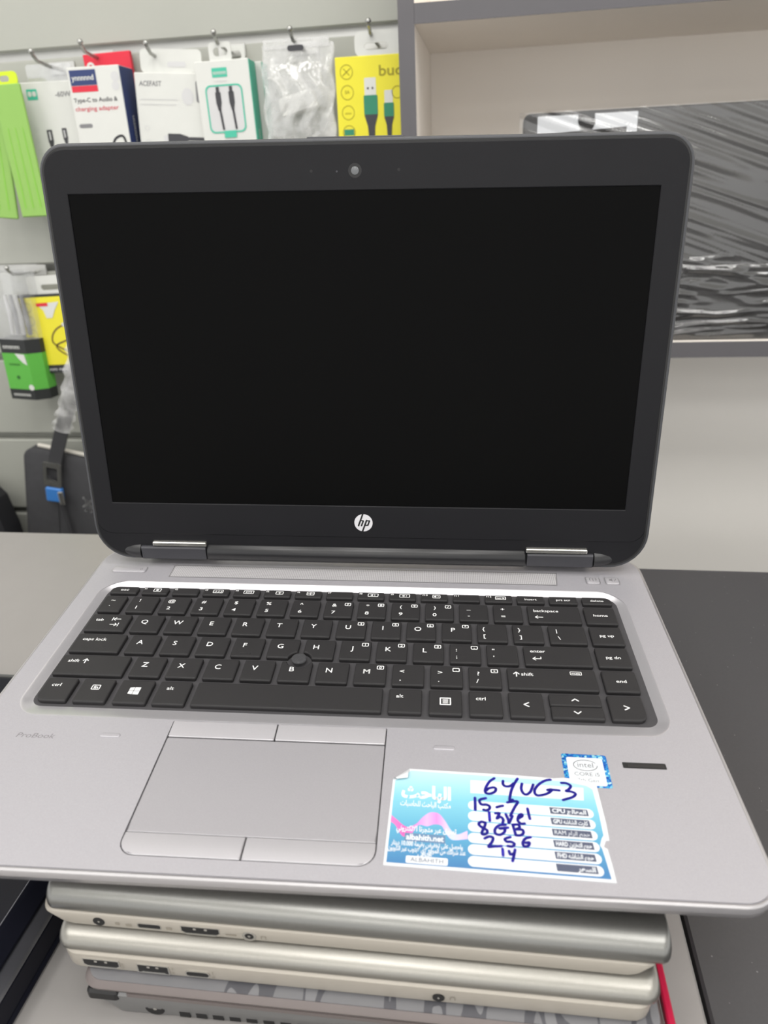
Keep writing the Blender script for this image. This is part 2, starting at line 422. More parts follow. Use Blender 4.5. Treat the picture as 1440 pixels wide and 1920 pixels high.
# number row
key(-16.5, -3.4, R0, R0 + KD, [T('~', 0.45, 0.72, 2.8), T('`', 0.42, 0.30, 2.8)])
sub = {'7': '7', '8': '8', '9': '9', '0': '/'}
for i, (u_, l_) in enumerate((('!', '1'), ('@', '2'), ('#', '3'), ('$', '4'), ('%', '5'), ('^', '6'), ('&', '7'), ('*', '8'), ('(', '9'), (')', '0'), ('_', '-'), ('+', '='))):
    lg = [T(u_, 0.33, 0.74, 2.8, 1.15), T(l_, 0.33, 0.30, 2.8, 1.25)]
    if l_ in sub: lg.append(boxed(sub[l_]))
    key(19.0 * i, 19.0 * i + 16, R0, R0 + KD, lg)
arrow_l = lines([[(3.8, 10.6), (8.0, 10.6)], [(5.2, 9.4), (3.8, 10.6), (5.2, 11.8)]])
key(228, 256.8, R0, R0 + KD, [TM('backspace', 3.4, 3.4, 2.3, 1.08), arrow_l])
key(259.2, 276.2, R0, R0 + KD, [T('home', 0.5, 0.5, 2.2, 1.15)])
# Q row
key(-16.5, 6.2, R1, R1 + KD, [TM('tab', 3.6, 4.2, 2.3, 1.12), lines([[(13.6, 4.6), (17.6, 4.6)], [(14.9, 3.4), (13.6, 4.6), (14.9, 5.8)], [(13.0, 3.2), (13.0, 6.0)], [(13.2, 9.6), (17.0, 9.6)], [(15.8, 8.4), (17.0, 9.6), (15.8, 10.8)], [(17.8, 8.2), (17.8, 11.0)]])])
sub = {'U': '4', 'I': '5', 'O': '6', 'P': '*'}
for i, c_ in enumerate('QWERTYUIOP'):
    key(9.25 + 19 * i, 25.25 + 19 * i, R1, R1 + KD, [T(c_, 0.38, 0.60, 3.5, 1.04)] + ([boxed(sub[c_])] if c_ in sub else []))
for i, (a, b_) in enumerate((('{', '['), ('}', ']'))):
    key(199.25 + 19 * i, 215.25 + 19 * i, R1, R1 + KD, [T(a, 0.22, 0.70, 2.8), T(b_, 0.24, 0.30, 2.8)])
key(237.3, 256.8, R1, R1 + KD, [T('|', 0.22, 0.70, 2.8), T('\\', 0.26, 0.30, 2.8)])
key(259.2, 276.0, R1, R1 + KD, [T('pg up', 0.5, 0.5, 2.2, 1.15)])
# A row
key(-16.7, 10.3, R2, R2 + KD, [TM('caps lock', 4.0, 3.6, 2.3, 1.12)])
sub = {'J': '1', 'K': '2', 'L': '3'}
for i, c_ in enumerate('ASDFGHJKL'):
    lg = [T(c_, 0.38, 0.60, 3.5, 1.04)] + ([boxed(sub[c_])] if c_ in sub else [])
    o = key(13.36 + 19 * i, 29.36 + 19 * i, R2, R2 + KD, lg, notch=c_ in 'GH')
    if c_ in 'FJ':
        L().bbox(17.6 + 19 * i, 23.0 + 19 * i, R2 + 2.0, R2 + 2.8, KT - .1, KT + .35, .12).build('homing_bump', M_key, o)
for i, (a, b_, q) in enumerate(((':', ';', '-'), ('"', "'", None))):
    key(184.36 + 19 * i, 200.36 + 19 * i, R2, R2 + KD, [T(a, 0.22, 0.68, 2.8), T(b_, 0.22, 0.32, 2.8)] + ([boxed(q)] if q else []))
key(222.4, 256.3, R2, R2 + KD, [TM('enter', 3.4, 3.2, 2.3, 1.12), lines([[(4.2, 10.4), (8.4, 10.4), (8.4, 9.0)], [(5.6, 9.2), (4.2, 10.4), (5.6, 11.6)]])])
key(259.0, 275.7, R2, R2 + KD, [T('pg dn', 0.5, 0.5, 2.2, 1.15)])
# Z row
key(-17.0, 19.4, R3, R3 + KD, [TM('shift', 4.4, 3.6, 2.3, 1.12), lines([[(13.6, 3.2), (13.6, 6.4)], [(12.3, 4.6), (13.6, 3.2), (14.9, 4.6)]], 0.6)])
for i, c_ in enumerate('ZXCVBNM'):
    key(22.6 + 19 * i, 38.6 + 19 * i, R3, R3 + KD, [T(c_, 0.38, 0.60, 3.5, 1.04)] + ([boxed('0')] if c_ == 'M' else []), notch=c_ == 'B')
for i, (a, b_, q) in enumerate((('<', ',', None), ('>', '.', '.'), ('?', '/', '+'))):
    key(155.6 + 19 * i, 171.6 + 19 * i, R3, R3 + KD, [T(a, 0.30, 0.66, 2.8), T(b_, 0.26, 0.30, 2.8)] + ([boxed(q)] if q else []))
def mute(g, x0, x1, y0, y1):
    cx, cy = x0 + (x1 - x0) * 0.78, y1 - 3.0
    g.ringflat(rr(cx - 2.9, cx + 2.9, cy - 1.3, cy + 1.3, .5, 3), rr(cx - 2.6, cx + 2.6, cy - 1.0, cy + 1.0, .3, 3), LZ); g.text('mute', cx, cy - .65, LZ, 1.3, 1.15, 'C', bold=.02)
key(212.6, 256.0, R3, R3 + KD, [TM('shift', 7.0, 3.4, 2.3, 1.12), lines([[(4.6, 3.2), (4.6, 6.4)], [(3.3, 4.6), (4.6, 3.2), (5.9, 4.6)]], 0.6), mute])
key(259.0, 275.5, R3, R3 + KD, [T('end', 0.52, 0.5, 2.2, 1.15)])
# bottom row
BD = 16.4
def win(g, x0, x1, y0, y1):
    cx, cy = x0 + (x1 - x0) * .5, y0 + BD * .52
    for sx_, w in ((0, 2.2), (1, 2.9)):
        for sy in (0, 1):
            xa = cx - 2.6 if sx_ == 0 else cx - 0.1; ya = cy + 0.15 if sy else cy - 2.5
            k0 = 0.35 * (1 - sx_); k1 = 0.0
            q = [(xa, ya + (k0 if not sy else 0)), (xa + w, ya), (xa + w, ya + 2.35), (xa, ya + 2.35 - (k0 if sy else 0))]
            g.flat(q, LZ)
def menu(g, x0, x1, y0, y1):
    cx, cy = (x0 + x1) / 2, y0 + BD * .52
    g.ringflat(rr(cx - 2.7, cx + 2.7, cy - 2.5, cy + 2.5, .3, 2), rr(cx - 2.1, cx + 2.1, cy - 1.9, cy + 1.9, .1, 2), LZ)
    for k in (-1.2, -.4, .4, 1.2): g.stroke([(cx - 1.2, cy + k), (cx + 1.2, cy + k)], .4, LZ, False)
def chev(dx, dy, hh=None):
    def f(g, x0, x1, y0, y1):
        cx, cy = (x0 + x1) / 2, (y0 + y1) / 2
        a = 1.1
        if dx: g.stroke([(cx - a * dx, cy + 1.3), (cx + a * dx, cy), (cx - a * dx, cy - 1.3)], .6, LZ, False)
        else: g.stroke([(cx - 1.5, cy - a * .6 * dy), (cx, cy + a * .6 * dy), (cx + 1.5, cy - a * .6 * dy)], .6, LZ, False)
    return f
key(-16.6, -0.9, R4, R4 + BD, [TM('ctrl', 4.2, 4.0, 2.3, 1.12)], (4.5, .9, .9, .9))
key(2.2, 18.4, R4, R4 + BD, [boxed('fn', .5, .62, 4.4, 3.4, 2.0)])
key(21.9, 38.5, R4, R4 + BD, [win])
key(41.3, 57.4, R4, R4 + BD, [TM('alt', 4.6, 4.0, 2.3, 1.12)])
key(60.4, 151.9, R4, R4 + BD)
key(154.9, 170.8, R4, R4 + BD, [TM('alt', 3.6, 4.0, 2.3, 1.12)])
key(174.1, 189.8, R4, R4 + BD, [menu])
key(193.1, 208.7, R4, R4 + BD, [TM('ctrl', 3.4, 4.0, 2.3, 1.12)])
key(211.9, 228.0, R4, R4 + BD, [chev(-1, 0)])
key(231.0, 255.2, R4 + 8.4, R4 + BD, [chev(0, 1)])
key(231.0, 255.2, R4, R4 + 7.9, [chev(0, -1)])
key(258.2, 274.4, R4, R4 + BD, [chev(1, 0)], (.9, 4.5, .9, .9))
# pointing stick
L().lathe([(3.3, TZ), (3.3, -0.6), (3.9, -0.2), (4.1, 0.6), (3.8, 1.15), (3.0, 1.35), (1.2, 1.2), (0.01, 1.15)], (NUB[0], NUB[1], 0)).build('pointing_stick', M_nub, lap, 50)

# touchpad and its four buttons
def padpiece(name, x0, x1, y0, y1, rad, zf, top, m):
    p = L(); out = []
    for z, i in ((-1.4, 0), (-0.15, 0.0), (0.0, 0.25)):
        out.append([(x, y, z + (zf(y) if z > -1 else 0)) for x, y in rr(x0 + i, x1 - i, y0 + i, y1 - i, tuple(max(q - i, .2) for q in rad), 5)])
    p.loft(out, False, False)
    # curved top as rows
    rows = 10; ys = [y0 + .25 + (y1 - y0 - .5) * k / rows for k in range(rows + 1)]
    L_ = []
    for y in ys:
        def lim(side):
            r_ = rad[0] if side < 0 else rad[1]; r_ = max(r_ - .25, .2); yc = y0 + .25 + r_
            return (r_ - sqrt(max(r_ * r_ - (yc - y) ** 2, 0))) if y < yc else 0.0
        a, b_ = x0 + .25 + lim(-1), x1 - .25 - lim(1)
        L_.append([(a, y, zf(y)), (b_, y, zf(y))])
    p.loft(L_, False, False, closed=False)
    return p.build(name, m, lap, 40)
def zup(y):   # upper buttons swell towards their front edge
    t = (y + 91.3) / 9.6; return 0.05 + 0.75 * t - 0.25 * t * t
def zlo(y):   # lower buttons dip where they meet the pad
    t = (y + 151.8) / 10.2; return 0.3 - 0.9 * max(t - .4, 0) ** 1.6 - 1.2 * max(.4 - t, 0) ** 2
padpiece('touchpad_button', 55.7, 104.5, -91.2, -82.0, (.5, .5, .5, .5), zup, 0, M_silver2)
padpiece('touchpad_button', 105.1, 154.9, -91.2, -82.0, (.5, .5, .5, .5), zup, 0, M_silver2)
padpiece('touchpad', 55.7, 154.9, -141.4, -91.8, (.4, .4, .4, .4), lambda y: -0.2, 0, mat('touchpad_silver', rgb(152, 150, 154), 0.42, 0.3, 0.5, 0.10, 2200, 0.05, 2500))
padpiece('touchpad_button', 55.7, 103.8, -151.7, -141.7, (6.5, .4, .4, .4), zlo, 0, M_silver2)
padpiece('touchpad_button', 104.4, 154.9, -151.7, -141.7, (.4, 6.5, .4, .4), zlo, 0, M_silver2)
L().plate(rr(55.3, 155.3, -152.0, -81.7, (6.8, 6.8, .5, .5), 6), -1.3, -1.0).build('touchpad_gap', M_darkhole, lap)

# palm rest fittings
for x0, x1 in ((24.0, 33.6), (176.4, 186.2)):
    o = L(); o.loft([[(x, y, z) for x, y in rr(x0 + i, x1 - i, -93.4 + i, -90.8 - i, 1.2 - i, 4)] for z, i in ((0, 0), (.3, .1), (.45, .5))], False, True); o.build('rest_pad', M_silver, lap)
fr = L(); fr.plate(rr(257.6, 275.9, -99.4, -96.2, .4, 2), 0.0, 0.06); fr = fr.build('fingerprint_reader', M_darkhole, lap)
L().plate(rr(259.6, 275.2, -98.9, -97.0, .3, 2), 0.06, 0.16).build('sensor_strip', mat('sensor_strip', rgb(34, 34, 36), .25), fr)
L().text('ProBook', -14.6, -95.2, 0.04, 2.9, 1.25, 'L', shear=0.22, bold=-0.004).build('lettering', M_print_dark, lap)
# power button, wireless and mute buttons, speaker grille
def topbtn(name, x0, x1, y0, y1, r, slant=0):
    o = L(); o.ringflat(rr(x0 - .35, x1 + .35, y0 - .35, y1 + .35, r + .35, 4), rr(x0, x1, y0, y1, r, 4), 0.08)
    o.build(name + '_rim', M_rim, lap)
    o = L(); o.loft([[(x, y, z) for x, y in rr(x0 + i, x1 - i, y0 + i, y1 - i, max(r - i, .3), 4)] for z, i in ((0, .2), (.5, .25), (.75, .8))], False, True)
    return o.build(name, M_silver2, lap, 40)
pb = topbtn('power_button', -26.0, -4.4, 42.6, 49.2, 1.8)
L().ringflat(circ(-7.5, 45.5, .9, n=12), circ(-7.5, 45.5, .65, n=12), .8).build('symbol', M_print_dark, pb)
wb = topbtn('wireless_button', 266.6, 274.6, 40.8, 48.4, 1.6)
g = L(); g.stroke([(270.6, 43.2), (270.6, 46)], .4, .8, False); g.stroke([(269.0, 46.2), (268.6, 45), (269.0, 43.8)], .35, .8); g.stroke([(272.2, 46.2), (272.6, 45), (272.2, 43.8)], .35, .8); g.build('symbol', M_print_dark, wb)
mb_ = topbtn('mute_button', 277.8, 286.0, 40.8, 48.4, 1.6)
g = L(); g.flat([(280.2, 44), (281, 44), (282, 43), (282, 46.4), (281, 45.4), (280.2, 45.4)], .8); g.stroke([(283, 43.4), (284.4, 46)], .35, .8, False); g.build('symbol', M_print_dark, mb_)
def grille_mat():
    m = bpy.data.materials.new('speaker_perforation'); m.use_nodes = True; nt = m.node_tree; N = nt.nodes; b_ = N['Principled BSDF']
    tc = N.new('ShaderNodeTexCoord'); vo = N.new('ShaderNodeTexVoronoi'); vo.inputs['Scale'].default_value = 900; vo.inputs['Randomness'].default_value = 0.0
    nt.links.new(tc.outputs['Object'], vo.inputs['Vector'])
    cr = N.new('ShaderNodeValToRGB'); cr.color_ramp.elements[0].position = .28; cr.color_ramp.elements[0].color = rgb(128, 126, 128); cr.color_ramp.elements[1].position = .42; cr.color_ramp.elements[1].color = rgb(188, 186, 188)
    nt.links.new(vo.outputs['Distance'], cr.inputs[0]); nt.links.new(cr.outputs[0], b_.inputs['Base Color']); b_.inputs['Roughness'].default_value = .5; b_.inputs['Metallic'].default_value = .3
    return m
gq = [(12.4, 38.9), (248.6, 38.9), (249.8, 51.6), (12.2, 51.6)]
sg = L().plate(gq, -.1, .12).build('speaker_grille', grille_mat(), lap)
g = L(); g.stroke(gq + [gq[0]], .6, .18, False); g.build('grille_rim', M_rim, sg)

# hinges
MB_bar = L()
def barloop(x, sc=1.0, dy=0): return [(x, 55.5 + (y - 55.5) * sc + dy, 9.3 + (z - 9.3) * sc) for y, z in [(55.5 + 6.1 * cos(2 * pi * k / 24), 9.3 + 6.1 * sin(2 * pi * k / 24)) for k in range(24)]]
MB_bar.loft([barloop(34.6, .93), barloop(35.2), barloop(229.6), barloop(230.2, .93)]).build('hinge_bar', M_bar, lap, 40)
for x0, sg_ in ((-8.2, -1), (271.4, 1)):
    L().loft([barloop(x0 + sg_ * 14, .15, .6), barloop(x0 + sg_ * 12.5, .45, .4), barloop(x0 + sg_ * 9, .68, .2), barloop(x0 + sg_ * 4, .84), barloop(x0, .9)]).build('hinge_bar_end', M_bar, lap, 50)
for x0, x1, c0, c1 in ((-7.6, 33.4, 0.2, 34.2), (231.6, 270.6, 230.6, 267.0)):
    h = L(); hp = [(75, 5.0), (51.4, 5.0), (50.9, 5.8), (50.9, 12.8), (51.6, 13.8), (75, 13.8)]
    h.loft([[(x, y, z) for y, z in hp] for x in (x0, x1)]); h = h.build('hinge', M_hinge, lap)
    L().bbox(c0, c1, 51.0, 60, 14.3, 17.3, .5).build('hinge_cap', M_steel, h)

# lid
TL = radians(8.2578); UP = Vector((0, sin(TL), cos(TL))); NRM = Vector((0, -cos(TL), sin(TL))); S0 = Vector((0, 57.95, 41.6))
def LIDF(x, s, dd):
    p = S0 + UP * s + NRM * dd; return LF(x, p.y, p.z)
def LD(): return MB(LIDF)
def lo(i, n=8): return rr(-36.8 + i, 302.4 - i, -37.5 + i, 198.8 - i, tuple(max(q - i, 1) for q in (22, 22, 15, 15)), n)
lid = LD(); lid.loft([[(x, y, z) for x, y in lo(i)] for z, i in ((-7.6, 7), (-7.0, 3.4), (-5.6, 1.0), (-3.6, 0), (-0.6, 0), (0.1, .4), (0.4, 1.2), (0.35, 2.2))])
lid = lid.build('lid', M_lid, lap, 50)
ga = LD(); ga.loft([[(x, y, z) for x, y in lo(i)] for z, i in ((.3, 1.6), (.95, 1.9), (.95, 2.9), (.3, 3.2))], False, False); ga.build('gasket', M_gasket, lid, 50)
bz = LD()
def bzo(i): return rr(-34.0 + i, 299.6 - i, -20.4 + i, 196.0 - i, tuple(max(q - i, .5) for q in (9, 9, 12.5, 12.5)), 8)
dsp = lambda i: rr(-22.65 + i, 286.75 - i, 0.0 + i, 174 - i, .4, 8)
bz.loft([[(x, y, z) for x, y in p] for p, z in ((bzo(0), .3), (bzo(0), .9), (bzo(.5), 1.2), (dsp(-.4), 1.2), (dsp(0), .9), (dsp(.2), -.4))], False, False)
bz.build('bezel', M_bezel, lid, 18)
ch = LD(); ch.loft([[(x, y, z) for x, y in rr(-34.2 + i, 299.8 - i, -35.5 + i, -6 - i, tuple(max(q - i, .4) for q in (20, 20, 1, 1)), 8)] for z, i in ((.3, 0), (.6, 0), (.85, .4))], False, True); ch.build('bezel_chin', M_bezel, lid, 18)
LD().plate(dsp(-.2), -.3, .45).build('display', M_screen, lid)
L_ = LD(); L_.bbox(107, 157, 198.2, 199.5, -6, -.8, .4); L_.build('latch_lip', M_lid, lid)
# webcam, microphones, status lamp
w_ = LD(); w_.ringflat(circ(131.8, 183.3, 3.5, n=24), circ(131.8, 183.3, 2.9, n=24), 1.3); w_.flat(circ(131.8, 183.3, 2.9, n=24), 1.22); w_ = w_.build('webcam', M_gasket, lid)
LD().lathe([(2.0, 1.22), (2.0, 1.35), (1.5, 1.5), (.01, 1.55)], (131.8, 183.3, 0)).build('lens', mat('lens_glass', rgb(96, 98, 100), .12), w_, 50)
for x in (109.1, 154.4): LD().flat(circ(x, 183.4, .75, n=12), 1.25).build('microphone_hole', M_darkhole, lid)
LD().flat(circ(122.4, 183.0, .5, n=10), 1.25).build('status_lamp', M_hinge, lid)
# round emblem with two slanted letters
lg_ = LD(); lg_.flat(circ(132.5, -10.6, 5.55, n=40), 1.26); lg_ = lg_.build('emblem', mat('emblem_silver', rgb(214, 213, 216), .3, .3), lid)
em = LD(); ez = 1.32; cx, cy = 132.5, -10.6
sl = 0.36
def slant(pts): return [(cx + x + sl * y, cy + y) for x, y in pts]
em.stroke(slant([(-2.35, -1.9), (-2.35, 5.5)]), 1.0, ez, False)
em.stroke(slant([(-2.35, 1.35), (-.65, 1.35)]), .75, ez, False); em.stroke(slant([(-.55, 1.2), (-.55, -1.9)]), .95, ez, False)
em.stroke(slant([(1.35, 1.6), (1.35, -5.5)]), 1.0, ez, False)
em.stroke(slant([(1.35, 1.35), (3.15, 1.35), (3.15, -1.6), (1.35, -1.6)]), .75, ez, False); em.stroke(slant([(3.2, 1.3), (3.2, -1.5)]), .9, ez, False)
em.build('emblem_letters', M_gasket, lg_)

# ---- specification sticker on the palm rest
STH = radians(-1.88); SX, SY = 158.4, -151.0
def SF(u, v, z): return LF(SX + u * cos(STH) - v * sin(STH), SY + u * sin(STH) + v * cos(STH), z + .18)
def ST(): return MB(SF)
SOUT = [(0, 0), (85.2, .2), (84.8, 7.6), (84.2, 14.1), (82.9, 14.9), (84.1, 17.7), (85.5, 18), (85.5, 26.3), (85.1, 34.2), (84.6, 44.6), (82, 44.8), (80.1, 46.4), (71.9, 47.2), (67.3, 46.5), (49.1, 46.8), (27.6, 46.6), (6.4, 46.5), (0, 40.4)]
stk = ST().plate(SOUT, -.16, 0.10).build('specification_sticker', M_paper, lap)
cyan = gradient_mat('sticker_gradient', 1, (SY + 1) * K, (SY + 44) * K, [(0, rgb(60, 112, 158)), (.35, rgb(82, 150, 180)), (.7, rgb(120, 182, 198)), (1, rgb(166, 202, 210))])
PR = [(1.0, 1.2), (83.6, 1.4), (82.8, 9), (82.2, 14), (81.6, 15.4), (82.6, 18.4), (83.6, 20), (83.4, 30), (82.6, 42), (80.5, 43.6), (72, 45.2), (60, 45.2), (40, 45.4), (20, 45.4), (7.4, 45.5), (1.0, 39.8)]
ST().flat(PR, .14).build('printed_ground', cyan, stk)
wa = [(1.0, 22.3), (3.4, 20.3), (7.4, 17.3), (11.0, 18.9), (13.7, 22.6), (16.5, 24.9), (19.9, 24.5), (22.6, 21.2), (24.8, 17.5), (27.4, 15.6), (31.3, 17.6)]
wb_ = [(1.0, 19.2), (3.0, 17.7), (6.3, 12.9), (9.4, 14.0), (12.1, 18.5), (15.5, 18.2), (18.3, 19.4), (21.2, 18.9), (23.1, 15.3), (25.7, 12.9), (31.4, 13.8)]
A_, B_ = catmull(wa, 5), catmull(wb_, 5)
pw = ST(); i0 = pw.add([(p.x, p.y, .17) for p in A_] + [(p.x, p.y, .17) for p in B_]); n_ = len(A_)
for k in range(n_ - 1): pw.f.append((i0 + k, i0 + k + 1, i0 + n_ + k + 1, i0 + n_ + k))
pink = gradient_mat('wave_print', 0, (SX - 132) * K, (SX - 132 + 32) * K, [(0, rgb(222, 120, 178)), (.25, rgb(206, 84, 160)), (.5, rgb(190, 160, 214)), (.62, rgb(206, 130, 190)), (.8, rgb(180, 190, 226)), (1, rgb(196, 170, 214))])
pw.build('wave_print', pink, stk)
tw = ST(); Z1 = .21
tw.text(arabic('الباحث'), 24.6, 31.6, Z1, 6.2, 1, 'R', bold=.05, width=20.5)
tw.text(arabic('مكتب الباحث للحاسبات'), 24.6, 27.4, Z1, 2.6, 1, 'R', bold=.03, width=20.5)
tw.text(arabic('تسوق عبر متجرنا الالكتروني'), 27.0, 15.6, Z1, 2.4, 1, 'R', bold=.03, width=23.5)
tw.text(arabic('واحصل على تخفيض بقيمة 10.000 دينار'), 29.6, 9.0, Z1, 2.0, 1, 'R', bold=.03, width=27.5)
tw.text(arabic('عند شرائك من الموقع لاي لابتوب عبر الكوبون'), 30.6, 6.6, Z1, 2.0, 1, 'R', bold=.03, width=29.6)
tw.text(arabic('التالي'), 17.8, 4.9, Z1, 1.8, 1, 'R', bold=.03)
tw.build('shop_lettering', M_white, stk)
nb = ST(); nb.flat(rr(7.0, 22.8, 10.9, 14.6, .3, 2), .19); nb.build('web_banner', mat('banner_slate', rgb(92, 120, 150), .45), stk)
ST().text('albahith.net', 7.6, 11.7, .23, 2.5, 1, 'L', bold=.03, width=14.6).build('web_lettering', M_white, stk)
ST().flat(rr(8.2, 24.0, 1.6, 5.0 - .3, .6, 3), .19).build('coupon_field', M_white, stk)
ST().text('ALBAHITH', 16.1, 2.3, .23, 1.9, 1, 'C', bold=.0, width=12.4).build('coupon_lettering', M_navy, stk)
ST().flat([(32.5, 42.6), (79.0, 42.4), (78.3, 36.0), (32.5, 35.9)], .17).build('title_field', M_white, stk)
LBL = ['CPU ' , 'GPU', 'RAM', 'HARD', 'FHD', '']
ARB = ['المعالج', 'كارت الشاشه', 'حجم الرام', 'حجم التخزين', 'حجم الشاشه', 'السعر']
for k in range(6):
    v1 = 32.0 - 5.07 * k; v0 = v1 - 4.5
    ST().flat(rr(31.5, 81.3, v0, v1, 2.2, 5), .17).build('field', M_white, stk)
    ST().flat([(64.3, v0 + .9), (79.3, v0 + .9), (79.0, v1 - .5), (64.0, v1 - .5)], .20).build('field_tab', M_navy, stk)
    tt = ST(); tt.text((LBL[k].strip() + ' ' if LBL[k] else '') + arabic(ARB[k]), 78.4, v0 + 1.6, .24, 1.9, 1, 'R', bold=.03, width=13.4 if LBL[k] else 6.5); tt.build('field_lettering', M_white, stk)
STROKES = [[[42.5,44.3],[40.5,42.4],[39.0,39.5],[38.5,37.3],[39.1,36.2],[40.8,36.2],[42.5,37.3],[43.0,38.8],[42.1,39.4],[40.1,38.8],[39.1,37.7]],[[46.1,43.2],[46.0,41.5],[46.9,40.5],[48.8,40.7],[50.5,42.3]],[[52.2,44.9],[50.7,42.0],[49.4,38.8],[48.7,35.8],[48.4,33.4],[49.6,33.9]],[[53.9,42.4],[53.4,39.8],[54.1,37.5],[55.5,37.0],[57.1,38.6],[58.2,41.4],[58.5,42.3]],[[65.9,45.5],[63.7,44.9],[61.1,42.9],[59.2,40.3],[58.8,38.1],[59.8,36.9],[62.5,37.5],[64.9,38.9],[65.9,40.4],[64.1,40.0],[66.7,40.3],[69.0,40.2]],[[70.2,44.2],[72.2,44.2],[73.9,43.0],[73.0,41.2],[71.7,40.1],[73.8,40.0],[75.4,39.0],[74.2,37.4],[71.9,36.3],[70.0,35.5]],[[34.3,33.5],[34.4,30.4],[34.4,27.5]],[[38.7,33.7],[36.2,32.6],[36.8,30.5],[39.0,30.5],[40.2,29.7],[40.0,28.5],[38.9,27.7],[37.7,27.9]],[[43.0,29.6],[44.2,30.1],[45.5,30.5]],[[47.4,32.3],[49.5,33.0],[51.6,33.0],[50.3,30.4],[49.0,27.6],[48.3,25.9]],[[39.9,26.9],[40.1,22.9]],[[42.4,26.6],[44.0,26.7],[42.9,24.2],[44.3,25.1],[45.4,23.9],[45.1,22.3]],[[46.5,26.5],[47.4,23.9],[47.6,22.5],[49.1,25.9]],[[51.2,24.8],[53.0,26.2],[52.7,27.1],[51.6,26.2],[51.1,23.9],[52.3,22.6],[53.7,22.8]],[[55.3,30.0],[55.6,27.3],[55.9,25.1]],[[38.3,21.8],[36.7,22.1],[35.7,20.9],[37.1,19.4],[38.9,18.4],[38.7,16.9],[37.3,16.3],[36.9,17.2],[37.8,19.5],[38.4,21.5]],[[46.2,21.5],[43.6,21.0],[42.0,19.0],[42.2,17.1],[44.0,16.8],[45.6,18.2],[45.8,19.6],[43.8,19.6],[47.1,20.3]],[[49.0,21.8],[49.5,19.4],[49.9,17.2]],[[49.0,21.8],[51.1,22.0],[51.6,20.7],[50.3,19.8],[52.6,19.8],[52.9,18.3],[51.7,17.2],[49.9,17.1]],[[37.9,14.6],[39.6,15.6],[41.1,15.2],[40.7,13.3],[39.3,11.1],[41.4,11.4],[44.2,11.8]],[[47.8,16.1],[45.7,15.1],[46.3,13.9],[47.9,14.0],[49.2,13.2],[48.4,12.0],[46.6,12.0]],[[55.5,16.7],[53.4,15.8],[52.4,13.8],[52.9,12.4],[54.5,12.9],[54.9,14.3],[53.5,14.0]],[[44.6,10.6],[44.7,7.8]],[[47.0,9.9],[47.4,8.5],[48.9,9.0]],[[49.3,10.7],[48.7,7.9],[48.1,5.7]]]
hw = ST()
for s in STROKES: hw.stroke(s, 1.2, .27)
hw.build('handwriting', M_ink, stk)
# curled corner of the sticker
cc = ST(); cur = []
for k in range(6):
    t = k / 5; a = t * 2.3
    cur.append([(0.0 + 2.6 * t * .7 + .0, 40.4 - .6 * t, .12 + 1.6 * sin(a) * .9), (6.4 - .2 * t, 46.5 - 6.2 * t * .92, .12 + 1.6 * sin(a) * .9)])
cc.loft(cur, False, False, closed=False); cc.build('curled_corner', M_paper, stk, 60)

# processor sticker
PSX, PSY = 241.6, -101.6
def PF(u, v, z): return LF(PSX + u * cos(STH * .6) - v * sin(STH * .6), PSY + u * sin(STH * .6) + v * cos(STH * .6), z)
def PS(): return MB(PF)
def holo():
    m = bpy.data.materials.new('hologram_blue'); m.use_nodes = True; nt = m.node_tree; N = nt.nodes; b_ = N['Principled BSDF']
    tc = N.new('ShaderNodeTexCoord'); vo = N.new('ShaderNodeTexVoronoi'); vo.inputs['Scale'].default_value = 1200
    nt.links.new(tc.outputs['Object'], vo.inputs['Vector']); cr = N.new('ShaderNodeValToRGB')
    el = cr.color_ramp.elements; el.new(.5); el.new(.8)
    for e, (p, c) in zip(el, ((0, rgb(20, 70, 160)), (.45, rgb(40, 120, 200)), (.75, rgb(60, 170, 215)), (1, rgb(190, 235, 235)))): e.position = p; e.color = c
    sp = N.new('ShaderNodeSeparateColor'); nt.links.new(vo.outputs['Color'], sp.inputs[0]); nt.links.new(sp.outputs[0], cr.inputs[0]); nt.links.new(cr.outputs[0], b_.inputs['Base Color'])
    b_.inputs['Roughness'].default_value = .25; b_.inputs['Metallic'].default_value = .4
    return m
ps = PS().plate(rr(-9.6, 9.6, -8.9, 8.9, 1.0, 3), .0, .09).build('processor_sticker', holo(), lap)
PS().flat(rr(-7.6, 7.6, -8.0, 7.0, 1.0, 3), .12).build('sticker_field', mat('sticker_silver', rgb(214, 220, 226), .35, .2), ps)
g = PS(); g.text('intel', 0, 1.6, .16, 2.9, 1, 'C', bold=.0, width=6.6); 
ov = [(5.0 * cos(radians(a)), 2.7 + 2.9 * sin(radians(a))) for a in range(30, 375, 15)]
g.stroke(ov, .35, .16, True, 2); g.text('CORE i5', 0, -3.0, .16, 2.0, 1, 'C', bold=.0, width=10.4); g.text('7th Gen', 0, -6.2, .16, 1.9, 1, 'C', bold=-.01, width=8.6)
g.build('sticker_lettering', M_print_dark, ps)
for fx in (60, 225):
    for fy in (-120, 55): L().lathe([(6, -19.6), (6, -22.6), (5.4, -23.0)], (fx, fy, 0)).build('foot', M_rubber, lap)

